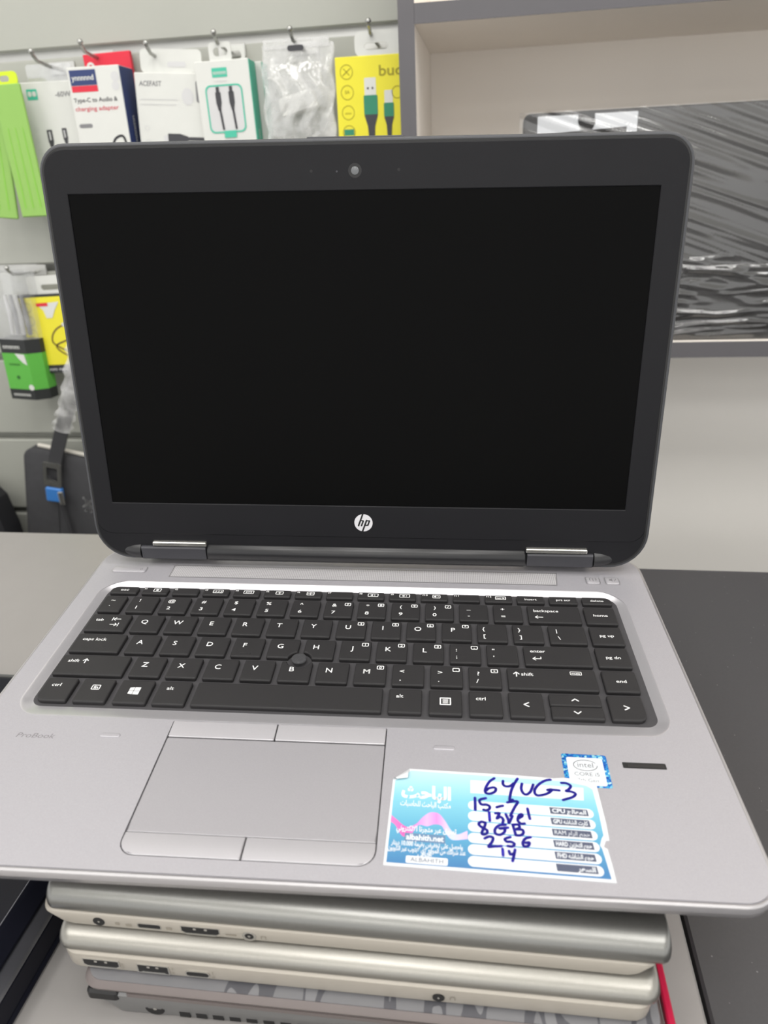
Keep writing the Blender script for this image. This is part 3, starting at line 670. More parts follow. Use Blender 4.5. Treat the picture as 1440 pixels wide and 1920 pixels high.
# ------------------------------------------------------------------ closed laptops stacked underneath
def stacked(name, p0, ang, label):
    R_ = LM @ Matrix.Rotation(radians(ang), 3, 'Z')
    return tag(empty(name, l2w(p0), R_.to_euler()), label, 'laptop', 'closed laptops in the stack')
def shell(m, x0, x1, y0, y1, prof, r, n=7, kx=1.0):
    return m.loft([[(x, y, z) for x, y in rr(x0 + i * kx, x1 - i * kx, y0 + i, y1 - i, max(r - i * kx, .5), n)] for z, i in prof])
M_satin = mat('satin_silver', rgb(132, 132, 129), 0.32, 0.92, 0.5, 0.05, 900, 0.05, 2500)
M_champ = mat('champagne_plastic', rgb(164, 158, 148), 0.45, 0.15, 0.5, 0.03, 300)
M_satin2 = mat('warm_satin_silver', rgb(146, 144, 138), 0.34, 0.88, 0.5, 0.05, 900, 0.05, 2500)
M_port = mat('port_metal', rgb(196, 194, 188), 0.25, 0.9)
M_mark = mat('port_mark_grey', rgb(134, 128, 116), 0.5)
def port(parent, x0, x1, z0, z1, r, y, contacts=0, rim=True, chamf=False):
    c = MB(); po = rr(x0, x1, z0, z1, r, 4)
    if chamf: po = [(x0 + 2.2, z0), (x1 - 2.2, z0), (x1, z0 + 1.6), (x1, z1), (x0, z1), (x0, z0 + 1.6)]
    cx_, cz_ = (x0 + x1) / 2, (z0 + z1) / 2
    s1 = [(cx_ + (x - cx_) * (1 + .9 / (x1 - x0)), cz_ + (z - cz_) * (1 + .9 / (z1 - z0))) for x, z in po]
    c.loft([[(x, y + .5, z) for x, z in s1], [(x, y - .12, z) for x, z in s1], [(x, y - .12, z) for x, z in po], [(x, y + .3, z) for x, z in po]], False, False)
    o = c.build('port', M_port if rim else M_darkhole, parent)
    MB().loft([[(x, yy, z) for x, z in po] for yy in (y + .3, y - .06)]).build('cavity', M_darkhole, o)
    for k in range(contacts):
        xx = x0 + (x1 - x0) * (k + 1.2) / (contacts + 1.4)
        MB().box(xx - .6, xx + .6, y - .2, y + .2, z1 - 1.6, z1 - .5).build('contact', M_port, o)
    if contacts: MB().box(x0 + 1.4, x1 - 1.4, y - .16, y + .1, z0 + .1, z0 + .6).build('contact_tongue', M_port, o)
    return o
def jack(parent, x, z, r, y, m):
    c = MB(); c.lathe([(r, y + .5), (r, y - .15), (r * .8, y - .25), (r * .62, y - .1)], (x, 0, z), 'y', 18); o = c.build('port', m, parent, 40)
    MB().lathe([(r * .64, y + .2), (r * .64, y - .12)], (x, 0, z), 'y', 16).build('cavity', M_darkhole, o)
    MB().lathe([(r * .2, y - .1), (r * .2, y - .2)], (x, 0, z), 'y', 10).build('contact', M_port, o)
# upper silver one (A): local z = 0 at its underside (-41.5)
A = stacked('laptop', (20, -154.0, -42.3), -2.0, 'closed satin silver laptop directly under the open one, rounded lid edge')
Alid = shell(MB(), 0, 246.5, 0, 330, ((8.6, .8), (9.3, .2), (10.8, 0), (12.6, .25), (14.4, 1.0), (16, 2.4), (17.3, 4.4), (18.2, 6.8), (18.75, 9.6), (18.95, 13), (19, 18)), 4, 6, .12).build('lid', M_satin, A, 50)
Ab = MB(); LO = []
for z, i in ((0, 1.6), (.5, .6), (2, .2), (6.6, .2), (7.6, .6), (8.0, 1.4), (8.4, 2.5)):
    LO.append([(x + (8 * max(0, 1 - z / 7) ** 1.3 if x < 30 else (-6 * max(0, 1 - z / 7) ** 1.3 if x > 220 else 0)), y, z) for x, y in rr(-3 + i, 243 - i, -.4 + i, 329 - i, 6, 6)])
Ab.loft(LO).build('base', M_champ, A, 40)
jack(A, 22.2, 3.9, 2.5, -.2, M_darkhole)
port(A, 38.8, 48.1, 2.6, 5.0, .8, -.2, 0); port(A, 57.0, 72.4, 1.4, 5.9, .4, -.2, 2, True, True); jack(A, 84.7, 3.4, 2.9, -.2, M_port)
g = MB(lambda x, z, q: (x, -.32 - q, z)); g.flat(rr(29, 31, 2.8, 4.4, .4, 2), 0); g.flat(rr(33.5, 36, 2.4, 4, .2, 2), 0); g.flat(rr(50.4, 53, 2.6, 4.2, .2, 2), 0); g.flat(rr(75, 79.5, 2.6, 3.6, .2, 2), 0); g.stroke([(89.6, 2.4), (89.6, 4), (91.4, 4), (91.4, 2.4)], .35, 0, False); g.build('port_marks', M_mark, A)
# beige-silver one (B)
B = stacked('laptop', (23.5, -160.2, -62.0), -2.0, 'closed warm silver laptop with a small round audio jack, second under the open one')
shell(MB(), 0, 240.5, 0, 330, ((11.8, 1.0), (12.3, .3), (13.2, 0), (14.4, .2), (15.8, .9), (17, 2.2), (18, 4), (18.8, 6.6), (19.2, 10), (19.4, 16)), 6, 6, .2).build('lid', M_satin2, B, 50)
shell(MB(), .8, 239.0, -.6, 329, ((0, 2.4), (.7, 1.0), (2, .5), (9.0, .2), (10.4, .3), (11.0, .9), (11.3, 2.2)), 8, 6).build('base', M_champ, B, 40)
port(B, 11.2, 26.1, 3.0, 7.8, .4, -.5, 2, True, True); port(B, 34.3, 47.0, 2.6, 7.4, .3, -.5, 2); port(B, 54.6, 63.9, 3.2, 6.0, 1.3, -.5, 0); jack(B, 156.6, 5.0, 2.4, -.5, M_darkhole)
g = MB(lambda x, z, q: (x, -.58 - q, z)); g.text('HDMI', 28.2, 2.8, 0, 1.2, 1, rot=pi / 2); g.text('SS', 49.4, 2.8, 0, 1.2, 1, rot=pi / 2); g.text('SS', 66.2, 2.6, 0, 1.2, 1, rot=pi / 2)
g.stroke([(161.2, 4.2), (161.2, 5.4), (161.6, 6.2), (162.6, 6.2), (163, 5.4), (163, 4.2)], .35, 0, False); g.stroke([(49, 5.6), (49, 7.4)], .25, 0, False); g.stroke([(65.8, 5.4), (65.8, 7.4)], .25, 0, False); g.build('port_marks', M_mark, B)
# patterned dark one (C), wedge-shaped underside that meets the counter
Cp0 = (32.0, -166.5, -80.0)
C = stacked('laptop', Cp0, -2.0, 'closed grey laptop with striped lid film and red edge, lowest of the stack')
Rz = Matrix.Rotation(radians(-2.0), 3, 'Z')
def c_floor(x, y):
    q = Rz @ Vector((x, y, 0)); dx, dy = Cp0[0] + q.x - 132, Cp0[1] + q.y
    return (900.2 - ZD - LM[2][0] * dx - LM[2][1] * dy) / LM[2][2] - Cp0[2]
def pattern_mat():
    m = bpy.data.materials.new('torn_stripe_film'); m.use_nodes = True; nt = m.node_tree; N = nt.nodes; b_ = N['Principled BSDF']
    tc = N.new('ShaderNodeTexCoord'); mp = N.new('ShaderNodeMapping'); mp.inputs['Scale'].default_value = (95, 28, 28); mp.inputs['Rotation'].default_value = (0, 0, .35)
    nt.links.new(tc.outputs['Object'], mp.inputs[0]); vo = N.new('ShaderNodeTexNoise'); vo.inputs['Scale'].default_value = 1.0; vo.inputs['Detail'].default_value = 1.0; nt.links.new(mp.outputs[0], vo.inputs['Vector'])
    cr = N.new('ShaderNodeValToRGB'); cr.color_ramp.interpolation = 'CONSTANT'
    el = cr.color_ramp.elements; el.new(.6)
    for e, (p, c) in zip(el, ((0, rgb(122, 122, 125)), (.56, rgb(88, 88, 93)), (.64, rgb(128, 128, 131)))): e.position = p; e.color = c
    nt.links.new(vo.outputs['Fac'], cr.inputs[0]); nt.links.new(cr.outputs[0], b_.inputs['Base Color']); b_.inputs['Roughness'].default_value = .38; b_.inputs['Metallic'].default_value = .2
    return m
M_taupe = mat('taupe_plastic', rgb(104, 96, 94), 0.45, 0.1)
Clid = shell(MB(), 0, 236, 0, 328, ((11.0, 2.4), (12.2, 1.2), (14.2, .6), (16.4, 2.6), (17.2, 4.2)), 8, 6).build('lid', M_taupe, C, 40)
MB().plate(rr(2.6, 233.4, 2.6, 325.4, 7, 6), 17.0, 17.5).build('patterned_film', pattern_mat(), Clid)
MB().bbox(236.2, 239.2, 2, 326, 11.5, 17.2, .6).build('red_edge', mat('red_plastic', rgb(176, 14, 58), .35), C)
CB = MB(); Lp = rr(5, 236, 5, 324, 9, 6)
def inset(p, ix, iy):
    return [(120 + (x - 120) * (1 - ix / 118), 160 + (y - 160) * (1 - iy / 162)) for x, y in p]
Lp = rr(1.5, 236, 1.5, 324, 6, 6)
CB.loft([[(x, y, c_floor(x, y)) for x, y in inset(Lp, 11, 3.5)], [(x, y, c_floor(x, y) + 1.0) for x, y in inset(Lp, 8, 2)], [(x, y, 2.0) for x, y in inset(Lp, 2.5, .8)], [(x, y, 8.5) for x, y in Lp], [(x, y, 9.5) for x, y in inset(Lp, 1, 1)]])
CB.build('base', mat('base_grey', rgb(112, 112, 112), 0.3, 0.2), C, 30)
MB().box(20, 234, 1.2, 12, 9.0, 11.2).build('hinge_spine', M_taupe, C)
MB().bbox(2.2, 16, 1.0, 12, 4.5, 10.9, 1.2).build('hinge_end', M_gasket, C)
jack(C, 29.6, -1.0, 4.2, 2.8, M_darkhole)
for k in range(12): MB().box(40 + 7.2 * k, 44.6 + 7.2 * k, 2.7, 8, max(-6.4, c_floor(42 + 7.2 * k, 5) + 2.0), 1.2).build('vent', M_darkhole, C)

# black laptop at the left edge of the counter
M_gblack = mat('gloss_black', rgb(20, 21, 29), 0.25, 0, 0.18, 0.05, 300)
E_ = empty('laptop', (-292, -75, 900))
shell(MB(), -170, 170, -125, 115, ((0, 3), (.6, .8), (1.6, 0), (2.4, .2), (2.8, 1.4), (3.6, 1.5), (13, 2.6), (13.4, 4)), 10, 6).build('base', M_gblack, E_, 30)
shell(MB(), -170, 170, -125, 115, ((13.2, 3.2), (13.8, 2.8), (14.4, 3.4), (15.0, 4.6), (16.0, 8.6), (16.3, 10)), 9, 6).build('deck_rim', mat('gleam_rim', rgb(138, 139, 146), .25, .9), E_, 30)  # gleam on the black base's bevel, put into a lighter metal colour
shell(MB(), -170, 170, -125, 115, ((16.2, 10.4), (16.8, 9.4), (18.0, 9.6), (22.0, 15.4), (22.8, 17.4), (23.0, 19)), 8, 6).build('lid', M_gblack, E_, 28)
MB().box(151.8, 152.2, -104, 94, 22.9, 23.2).build('lid_edge_line', mat('edge_line_grey', rgb(110, 110, 116), .4), E_)  # thin lighter line along the right edge of the lid top
tag(E_, 'closed glossy black laptop lying left of the stack', 'laptop')

# ------------------------------------------------------------------ shelf unit on the right
M_shelf = mat('shelf_cream_laminate', rgb(240, 233, 224), 0.45, 0, 0.4, 0.03, 8)
M_sgrey = mat('shelf_grey_edge', rgb(90, 88, 91), 0.45, 0, 0.4, 0.04, 40)
sh = empty('shelf_unit', (440, 600, 1026))
def shp(name, x0, x1, y0, y1, z0, z1, ex=None):
    o = MB().box(x0 - 440, x1 - 440, y0 - 600, y1 - 600, z0 - 1026, z1 - 1026).build(name, M_shelf, sh)
    if ex: MB().box(x0 - 440 - .2, x1 - 440 + .2, y0 - 600 - 1.2, y0 - 600, z0 - 1026 - .2, z1 - 1026 + .2).build('edge_band', M_sgrey, o)
shp('side_panel', -23, -7.2, 500, 701, 1026, 1750, True)
shp('side_panel', 900, 916, 500, 701, 1026, 1750, True)
shp('shelf_board', -7, 899.8, 500, 695, 1355, 1371.5, True)
shp('shelf_board', -7, 899.8, 500, 695, 1026, 1042.5, True)
shp('shelf_board', -7, 899.8, 500, 695, 1734, 1750, True)
shp('back_panel', -7, 899.8, 695.2, 701, 1026, 1750)
MB().box(-23.2 - 440, -22.8 - 440, -99, 101, 0, 724).build('outer_face', M_sgrey, sh)
tag(sh, 'cream shelf unit with grey front edges on the wall', 'shelf')

# film-wrapped television leaning in the shelf
TX, TZ0 = 101, 1042.7
tv = empty('wrapped_television', (TX + 280, 525, TZ0))
M_tv = mat('tv_black', rgb(28, 27, 27), 0.35, 0, 0.4)
MB().loft([[(x, y, z) for x, z in rr(-280 + i, 280 - i, i, 230 - i, 7, 5)] for y, i in ((-14, 1), (-13, 0), (8, 0), (16, 10))]).build('television', M_tv, tv, 40)
def film_mat(name, gloss, rough, diff, dcol):
    m = bpy.data.materials.new(name); m.use_nodes = True; nt = m.node_tree; N = nt.nodes; N.remove(N['Principled BSDF'])
    tr = N.new('ShaderNodeBsdfTransparent'); gl = N.new('ShaderNodeBsdfGlossy'); df = N.new('ShaderNodeBsdfDiffuse'); gl.inputs['Roughness'].default_value = rough; df.inputs['Color'].default_value = dcol
    tc = N.new('ShaderNodeTexCoord'); nz = N.new('ShaderNodeTexNoise'); nz.inputs['Scale'].default_value = 55; nt.links.new(tc.outputs['Object'], nz.inputs['Vector'])
    mr = N.new('ShaderNodeMapRange'); mr.inputs['From Min'].default_value = .3; mr.inputs['From Max'].default_value = .7; mr.inputs['To Min'].default_value = diff * .5; mr.inputs['To Max'].default_value = diff * 1.5
    nt.links.new(nz.outputs['Fac'], mr.inputs['Value'])
    m1 = N.new('ShaderNodeMixShader'); m2 = N.new('ShaderNodeMixShader'); m2.inputs[0].default_value = gloss
    nt.links.new(mr.outputs['Result'], m1.inputs[0]); nt.links.new(tr.outputs[0], m1.inputs[1]); nt.links.new(df.outputs[0], m1.inputs[2])
    nt.links.new(m1.outputs[0], m2.inputs[1]); nt.links.new(gl.outputs[0], m2.inputs[2]); nt.links.new(m2.outputs[0], N['Material Output'].inputs[0])
    return m
M_film = film_mat('stretch_film', .11, .11, .02, rgb(170, 168, 165))
fm = MB(); NX, NZ = 150, 190
RW = random.Random(3)
STREAK = [(RW.uniform(-280, 280), RW.uniform(40, 225), RW.uniform(40, 150), RW.uniform(1.2, 3.0), RW.uniform(.5, 2.1)) for _ in range(190)]      # stretched diagonal folds
CREASE = [(RW.uniform(-280, 280), RW.uniform(2, 85), RW.uniform(18, 90), RW.uniform(1.2, 3.2), RW.uniform(.6, 2.0)) for _ in range(130)]       # short crumples along the bottom
def wr(x, z):
    h_ = 0.0
    for cx_, cz_, ln, wd, hh in STREAK:
        u = x - cx_
        if abs(u) < ln:
            v = (z - cz_ + .36 * u) / wd
            if abs(v) < 3: h_ += hh * math.exp(-v * v) * (1 - (u / ln) ** 2)
    for cx_, cz_, ln, wd, hh in CREASE:
        u = x - cx_
        if abs(u) < ln:
            v = (z - cz_ - 1.5 * sin(u * .06 + cx_)) / wd
            if abs(v) < 3: h_ += hh * math.exp(-v * v) * (1 - (u / ln) ** 2)
    return h_ - 1.0
grid = [[(-284 + 568 * i / NX, -15.6 - 0.8 * wr(-284 + 568 * i / NX, 231 * j / NZ) - 0.6, 1 + 230 * j / NZ) for i in range(NX + 1)] for j in range(NZ + 1)]
fm.loft(grid, False, False, closed=False); fm.build('stretch_film', M_film, tv, 80)
cd = MB(lambda u, v, q: (u - 280, -14.4 - q, v)); cd.plate(rr(14, 112, 172, 227, 1, 2), 0, .4); cd = cd.build('label_card', M_paper, tv)
g = MB(lambda u, v, q: (u - 280, -14.4 - q, v)); g.flat([(26, 184), (102, 184), (102, 214), (26, 211)], .55); g.build('card_picture', M_tv, cd)
g = MB(lambda u, v, q: (u - 280, -14.4 - q, v)); g.flat([(54, 228), (70, 228), (71, 218), (66, 208), (59, 208), (54, 220)], .7); g.build('tape_tab', M_tv, cd)
tag(tv, 'black flat television wrapped in clear stretch film on the shelf', 'television')

# ------------------------------------------------------------------ products hanging on the slatwall
M_hook = mat('hook_chrome', rgb(168, 168, 164), 0.25, 0.85)
def hook(x, z, length, label):
    e = empty('display_hook', (x, 600, z))
    MB().tube([(0, 8, 2), (0, -4, 0), (0, -length * .5, 1), (0, -length * .85, 3), (0, -length, 9)], 2.0, 8).build('wire', M_hook, e, 60)
    MB().lathe([(.01, -3.2), (2.2, -2.2), (3.2, 0), (2.2, 2.2), (.01, 3.2)], (0, -length, 11.5), 'z', 12).build('tip_ball', M_hook, e, 60)
    MB().bbox(-16, 16, -2.2, -.4, -4, 9, .5).build('back_plate', M_alu, e)
    tag(e, label, 'hook', 'chrome slatwall hooks')
hook(-434, 1352, 62, 'chrome hook above the white cable box with green logo square')
hook(-383, 1360, 46, 'chrome hook in front of the red header card')
hook(-302, 1352, 58, 'chrome hook through the header of the white box with two dark plugs')
hook(-225, 1357, 58, 'chrome hook through the tab of the mint and white box')
hook(-141, 1354, 62, 'chrome hook holding the clear plastic bag')
hook(-57, 1354, 70, 'chrome hook through the white tab of the upper yellow box')
hook(-528, 1127, 60, 'chrome hook above the lower yellow box at the left edge')
def fw(x, y, z): return (x, y, z)

class Pack:
    """a hanging pack: body box with its front face carrying flat print"""
    def __init__(s, name, label, cat, x0, z0, w, h, d, y, body, roll=0, yaw=0, group='packs hanging on the slatwall', bevel=.8):
        s.w, s.h, s.d = w, h, d
        s.e = empty(name, (x0 + w / 2, y + d / 2, z0), (0, radians(roll), radians(yaw))); tag(s.e, label, cat, group)
        s.body = MB().bbox(-w / 2, w / 2, -d / 2, d / 2, 0, h, bevel).build('box', body, s.e) if body else None
        s.P = {}
    def F(s, u, v, q): return (u - s.w / 2, -s.d / 2 - .25 * (q + 1), v)
    def p(s, name, m):
        if (name, m.name) not in s.P: s.P[(name, m.name)] = (MB(s.F), m)
        return s.P[(name, m.name)][0]
    def done(s):
        for (n, _), (b_, m) in s.P.items(): b_.build(n, m, s.body or s.e)
def cs(name, r, g_, b_, rough=.45, **k): return mat(name, rgb(r, g_, b_), rough, 0, .4, .03, 60, **k)
W_box = cs('box_white', 204, 205, 200); W_mint = cs('box_mint', 70, 178, 150); W_lime = cs('pack_lime', 136, 178, 88, .35); W_yel = cs('box_yellow', 222, 212, 50)
W_red = cs('card_red', 204, 40, 60); W_navyb = cs('box_navy', 44, 58, 104); W_grey = cs('print_mid_grey', 120, 120, 122); W_dk = cs('print_charcoal', 58, 58, 62); W_lgrey = cs('print_light_grey', 196, 196, 196)
W_green = cs('print_green', 44, 128, 98); W_kgreen = cs('pack_green', 88, 168, 66); W_black = cs('pack_black', 40, 42, 42); W_olive = cs('print_olive', 150, 140, 20)
M_clear = film_mat('clear_plastic', .12, .12, .22, rgb(214, 216, 218))
M_milky = film_mat('milky_plastic', .12, .15, .34, rgb(220, 220, 218))

def plug(b_, cx, cz, s, q, body=True):
    b_.flat(rr(cx - 3 * s, cx + 3 * s, cz - 6 * s, cz + 6 * s, .8 * s, 3), q)
    b_.flat([(cx - 2.6 * s, cz - 6 * s), (cx + 2.6 * s, cz - 6 * s), (cx + 1.3 * s, cz - 12 * s), (cx - 1.3 * s, cz - 12 * s)], q)
# lime green packs at the left edge
for nm, x0, w_, roll, y, lab in (('lime_pack', -491.5, 35, -0.5, 540, 'lime green pack with yellow tab, right one of the overlapping pair'), ('lime_pack', -546, 44, 6.0, 547, 'lime green pack cut by the left edge of the picture')):
    P = Pack(nm, lab, 'pack', x0, 1196, w_, 139, 4, y, W_lime, roll, 0, 'lime green packs', 1.2)
    for k in range(3):
        P.p('crease_print', cs('lime_dark', 128, 186, 66)).flat([(w_ * (.2 + .28 * k), 10), (w_ * (.2 + .28 * k) + 2, 10), (w_ * (.24 + .26 * k) + 1, 95), (w_ * (.24 + .26 * k), 95)], 0)
    tb = MB(); tb.loft([[(x, y_, z) for x, z in p] for p, y_ in ((rr(-16, 16, 138, 150, 5, 4), -1), (rr(-16, 16, 138, 150, 5, 4), .2))], False, False)
    o_, i_ = rr(-16, 16, 137, 151, 5, 4), rr(-6, 6, 141, 147, 3, 4)
    tb.loft([[(x, -1, z) for x, z in o_], [(x, -1, z) for x, z in i_], [(x, .2, z) for x, z in i_], [(x, .2, z) for x, z in o_]], False, False)
    tb.build('hang_tab', cs('tab_lime_yellow', 196, 216, 40), P.e); P.done()
# white cable box, green logo
P = Pack('cable_box', 'white cable box with green logo square and 60W print beside the lime pack', 'box', -475, 1190, 68, 148, 14, 566, W_box, .6)
b_ = P.p('logo', W_mint); b_.flat(rr(7, 20, 130, 141, .6, 2), 0); t = P.p('logo_lettering', W_box); t.flat(rr(8.4, 13.0, 133.4, 138.6, 1.6, 4), 1); t.flat(rr(14.0, 18.6, 133.4, 138.6, 1.6, 4), 1)
P.p('lettering', W_grey).text('-60W', 42, 132, 0, 5.4, 1.1, 'L')
pl = P.p('cable_picture', W_dk); plug(pl, 26, 92, 1.15, 0); plug(pl, 45, 94, 1.0, 0); pl.stroke([(26, 80), (30, 50), (34, 10)], 2, 0); pl.stroke([(45, 82), (49, 50), (52, 10)], 2, 0)
li = P.p('plug_shine', W_lgrey); li.flat(rr(25, 27, 88, 97, .4, 2), 1); li.flat(rr(44, 45.6, 90, 98, .4, 2), 1)
for k in range(4): MB(P.F).ringflat(circ(10, 100 - 12 * k, 2.6, n=12), circ(10, 100 - 12 * k, 2.1, n=12), 0).build('feature_icon', W_lgrey, P.body)
tab = MB(); tab.plate(rr(-30, 30, -1, 26, 3, 3), 0, 1); o = MB(); o.loft([[(x, y_, z) for x, z in rr(-26, 30, 147, 166, 3, 3)] for y_ in (-1, 0)]); o.build('clear_header', M_clear, P.e); P.done()
# adapter box with navy side
P = Pack('adapter_box', 'white adapter box with navy side and red and navy logo square', 'box', -404, 1205, 62, 142, 36, 548, W_box, .4, 1.0)
b_ = P.p('logo', W_navyb); b_.flat(rr(3, 34, 124, 139, .3, 2), 0); P.p('logo_band', W_red).flat(rr(3, 34, 117.5, 123.6, .3, 2), 0)
t = P.p('logo_lettering', W_box); t.text('ynnnnnd', 5, 129, 1, 5.4, 1, 'L', bold=.02, width=26)
P.p('lettering', W_dk).text('Type-C to Audio &', 3, 107.5, 0, 4.4, 1, 'L', width=52); P.p('lettering_red', cs('print_soft_red', 196, 84, 96)).text('charging adapter', 3, 99, 0, 4.4, 1, 'L', width=52)
P.p('badge', W_grey).flat(rr(4, 20, 82, 86, 2, 3), 0); P.p('seal', W_lgrey).flat(circ(56, 131, 5, n=16), 0); P.p('seal', W_lgrey).flat(circ(55, 122, 4.5, n=16), 0)
pc = P.p('adapter_picture', W_dk); pc.stroke([(38, 56), (44, 69), (54, 72), (62 - 5, 62), (56, 48)], 2.6, 0); pc.flat(rr(52.5, 58, 36, 50, 1, 3), 0)
pb2 = P.p('adapter_body', W_grey); pb2.flat([(16, 28), (42, 28), (46, 46), (40, 56), (22, 54), (17, 40)], 1); P.p('adapter_body', W_grey).flat(rr(53.5, 57, 37, 45, .5, 2), 1)
MB().box(31.0, 31.4, -17.4, 17.6, .8, 141.4).build('navy_side', W_navyb, P.body)
MB(lambda u, v, q: (31.5 + q, u, v)).text('nmnnmn', 2, 60, 0, 7, 1, 'L', rot=pi / 2).build('side_lettering', W_box, P.body); P.done()
# red header card behind
P = Pack('red_card_pack', 'red header card pack half hidden behind the adapter box', 'pack', -398, 1200, 58, 165, 6, 588, W_red, -1)
P.p('emblem', W_box).ringflat(circ(8, 152, 5, n=16), circ(8, 152, 2.4, n=16), 0); P.p('small_print', cs('print_pale_red', 222, 140, 146)).flat(rr(17, 25, 150, 153, 1, 3), 0); P.done()
# white box with grey plugs
P = Pack('cable_box', 'white box with oval seal and two dark plugs lying sideways, header on hook', 'box', -338, 1190, 80, 147, 12, 556, W_box, 4.0)
P.p('lettering', W_grey).text('ACEFAST', 5, 134, 0, 5, 1, 'L', width=26, shear=.15)
for k, ww in enumerate((44, 42)): P.p('small_print', W_lgrey).text('nnmnnmnmnnnmnmnn', 5, 120 - 5 * k, 0, 2.2, 1, 'L', width=ww)
P.p('seal', W_lgrey).flat(circ(61, 124, 7, 8.5), 0)
P.p('badge', W_grey).flat(rr(71, 77, 118, 140, 3, 4), 0)
pl = MB(lambda u, v, q: P.F(72 - (v - 0), 60 + (u - 0), q))
pp = P.p('cable_picture', W_dk)
for cz in (82, 64):
    pp.flat(rr(34, 50, cz - 5, cz + 5, 1, 3), 0); pp.flat([(50, cz + 4.5), (58, cz + 2.4), (58, cz - 2.4), (50, cz - 4.5)], 0); pp.flat([(58, cz + 1.8), (77, cz + 1.8), (77, cz - 1.8), (58, cz - 1.8)], 0)
    P.p('plug_tip', W_lgrey).flat(rr(29, 34, cz - 3, cz + 3, 1, 3), 0)
for k in range(4): MB(P.F).ringflat(circ(10, 92 - 14 * k, 2.8, n=12), circ(10, 92 - 14 * k, 2.2, n=12), 0).build('feature_icon', W_lgrey, P.body)
hd = MB(); hd.loft([[(x, y_, z) for x, z in rr(-33, 38, 147, 170, 5, 4)] for y_ in (-1.0, .2)]); hd = hd.build('header_card', W_box, P.e)
MB(lambda u, v, q: (u, -1.3, v)).flat(rr(-2, 20, 153, 158, 2.4, 4), 0).build('hang_slot', W_lgrey, hd); P.done()
# mint and white boxes
for k, (x0, y, lab) in enumerate(((-246, 577, 'second mint and white box mostly hidden behind the front mint one'), (-252.5, 549, 'white box with mint side and window showing two dark plugs'))):
    P = Pack('cable_box', lab, 'box', x0, 1190, 61, 154, 26, y, W_box, -.6, 1.5, 'mint and white cable boxes')
    MB().box(30.4, 30.9, -12.6, 12.8, .8, 153.2).build('mint_side', W_mint, P.body)
    MB(lambda u, v, q: (31.0 + q, u, v)).text('nnmnnn', -2 + 5, 60, 0, 6, 1, 'L', rot=pi / 2).build('side_lettering', W_box, P.body)
    o_, i_ = rr(-13, 12, 153, 171, 3, 4), rr(-8, 8, 158, 166, 3.5, 4)
    h_ = MB(); h_.loft([[(x, yy, z) for x, z in p] for p, yy in ((o_, -10), (i_, -10), (i_, -8.8), (o_, -8.8), (o_, -10))], False, False); h_.build('hang_tab', W_box, P.e)
    if k:
        P.p('logo', W_mint).flat(rr(19, 36, 138, 147, .5, 2), 0); P.p('logo_lettering', W_box).text('nnmnnn', 27.5, 140.6, 1, 4.2, 1, 'C', width=14.5); P.p('small_print', W_lgrey).text('nnmnmnnm', 27.5, 133.5, 0, 2, 1, 'C', width=14)
        P.p('window_rim', W_mint).ringflat(rr(9, 51, 84, 131, 6, 5), rr(10.6, 49.4, 85.6, 129.4, 5, 5), 1); P.p('window_pane', W_lgrey).flat(rr(10, 50, 85, 130, 5, 5), 0)
        pl = P.p('plug_in_window', W_dk); plug(pl, 23, 118, 1.0, 2); plug(pl, 38, 118, 1.0, 2); pl.flat(rr(21.2, 24.8, 123, 129, .5, 2), 2); pl.flat(rr(36.2, 39.8, 123, 129, .5, 2), 2); pl.stroke([(23.4, 107), (25, 88)], 2.4, 2, False); pl.stroke([(38.2, 107), (39.6, 88)], 2.4, 2, False)
        P.p('caption', W_mint).flat(rr(25, 39, 79, 86, .5, 2), 3)
    P.done()
# clear bag with white charger and cable
e = empty('plastic_bag', (-139, 552, 1262)); tag(e, 'clear plastic bag holding a white charger and coiled white cable', 'bag', 'packs hanging on the slatwall')
NX, NZ = 26, 30
rnd = random.Random(5)
bagf = [[(-39 + 78 * i / NX + (1.5 * sin(j * .5) if i in (0, NX) else 0) - 3 * (1 - j / NZ), -6 * sin(pi * i / NX) * sin(pi * min(1, j / NZ * 1.25)) ** .5 * (1 if j < 24 else .3) + rnd.uniform(-.45, .45) * (j < 26) + 1.1 * sin(i * .9 + 2.2 * sin(j * .35)) * (j < 26), 92 * j / NZ + (2 * sin(i * .4) if j == 0 else 0)) for i in range(NX + 1)] for j in range(NZ + 1)]
bg_ = MB(); bg_.loft(bagf, False, False, closed=False); bg_.build('front_film', M_milky, e, 35)
bg2 = MB(); bg2.loft([[(x, 6 - y * .3, z) for x, y, z in r_] for r_ in bagf], False, False, closed=False); bg2.build('back_film', M_milky, e, 35)
ch_ = MB(lambda x, y, z: (x * cos(.22) - z * sin(.22), y, x * sin(.22) + z * cos(.22))); ch_.bbox(-16, 26, -4, 5, 26, 46, 2.5); ch_.build('charger', W_box, e, 40)
MB().tube([(12 + 12 * cos(a * pi / 10), 1 + .2 * a, 60 + 14 * sin(a * pi / 10)) for a in range(-2, 14)], 1.6, 8).build('cable', W_box, e, 60)
MB().tube([(-34 + 16 * sin(a * pi / 12), 0, 42 + 20 * cos(a * pi / 12)) for a in range(0, 9)], 1.6, 8).build('cable', W_box, e, 60)
MB(lambda u, v, q: (u, -4, v)).flat(rr(-9, 9, 85, 90.5, 2.7, 4), 0).build('hang_slot', W_dk, e)
MB().box(-36, 36, -.8, .6, 88, 97).build('header_film', M_milky, e)
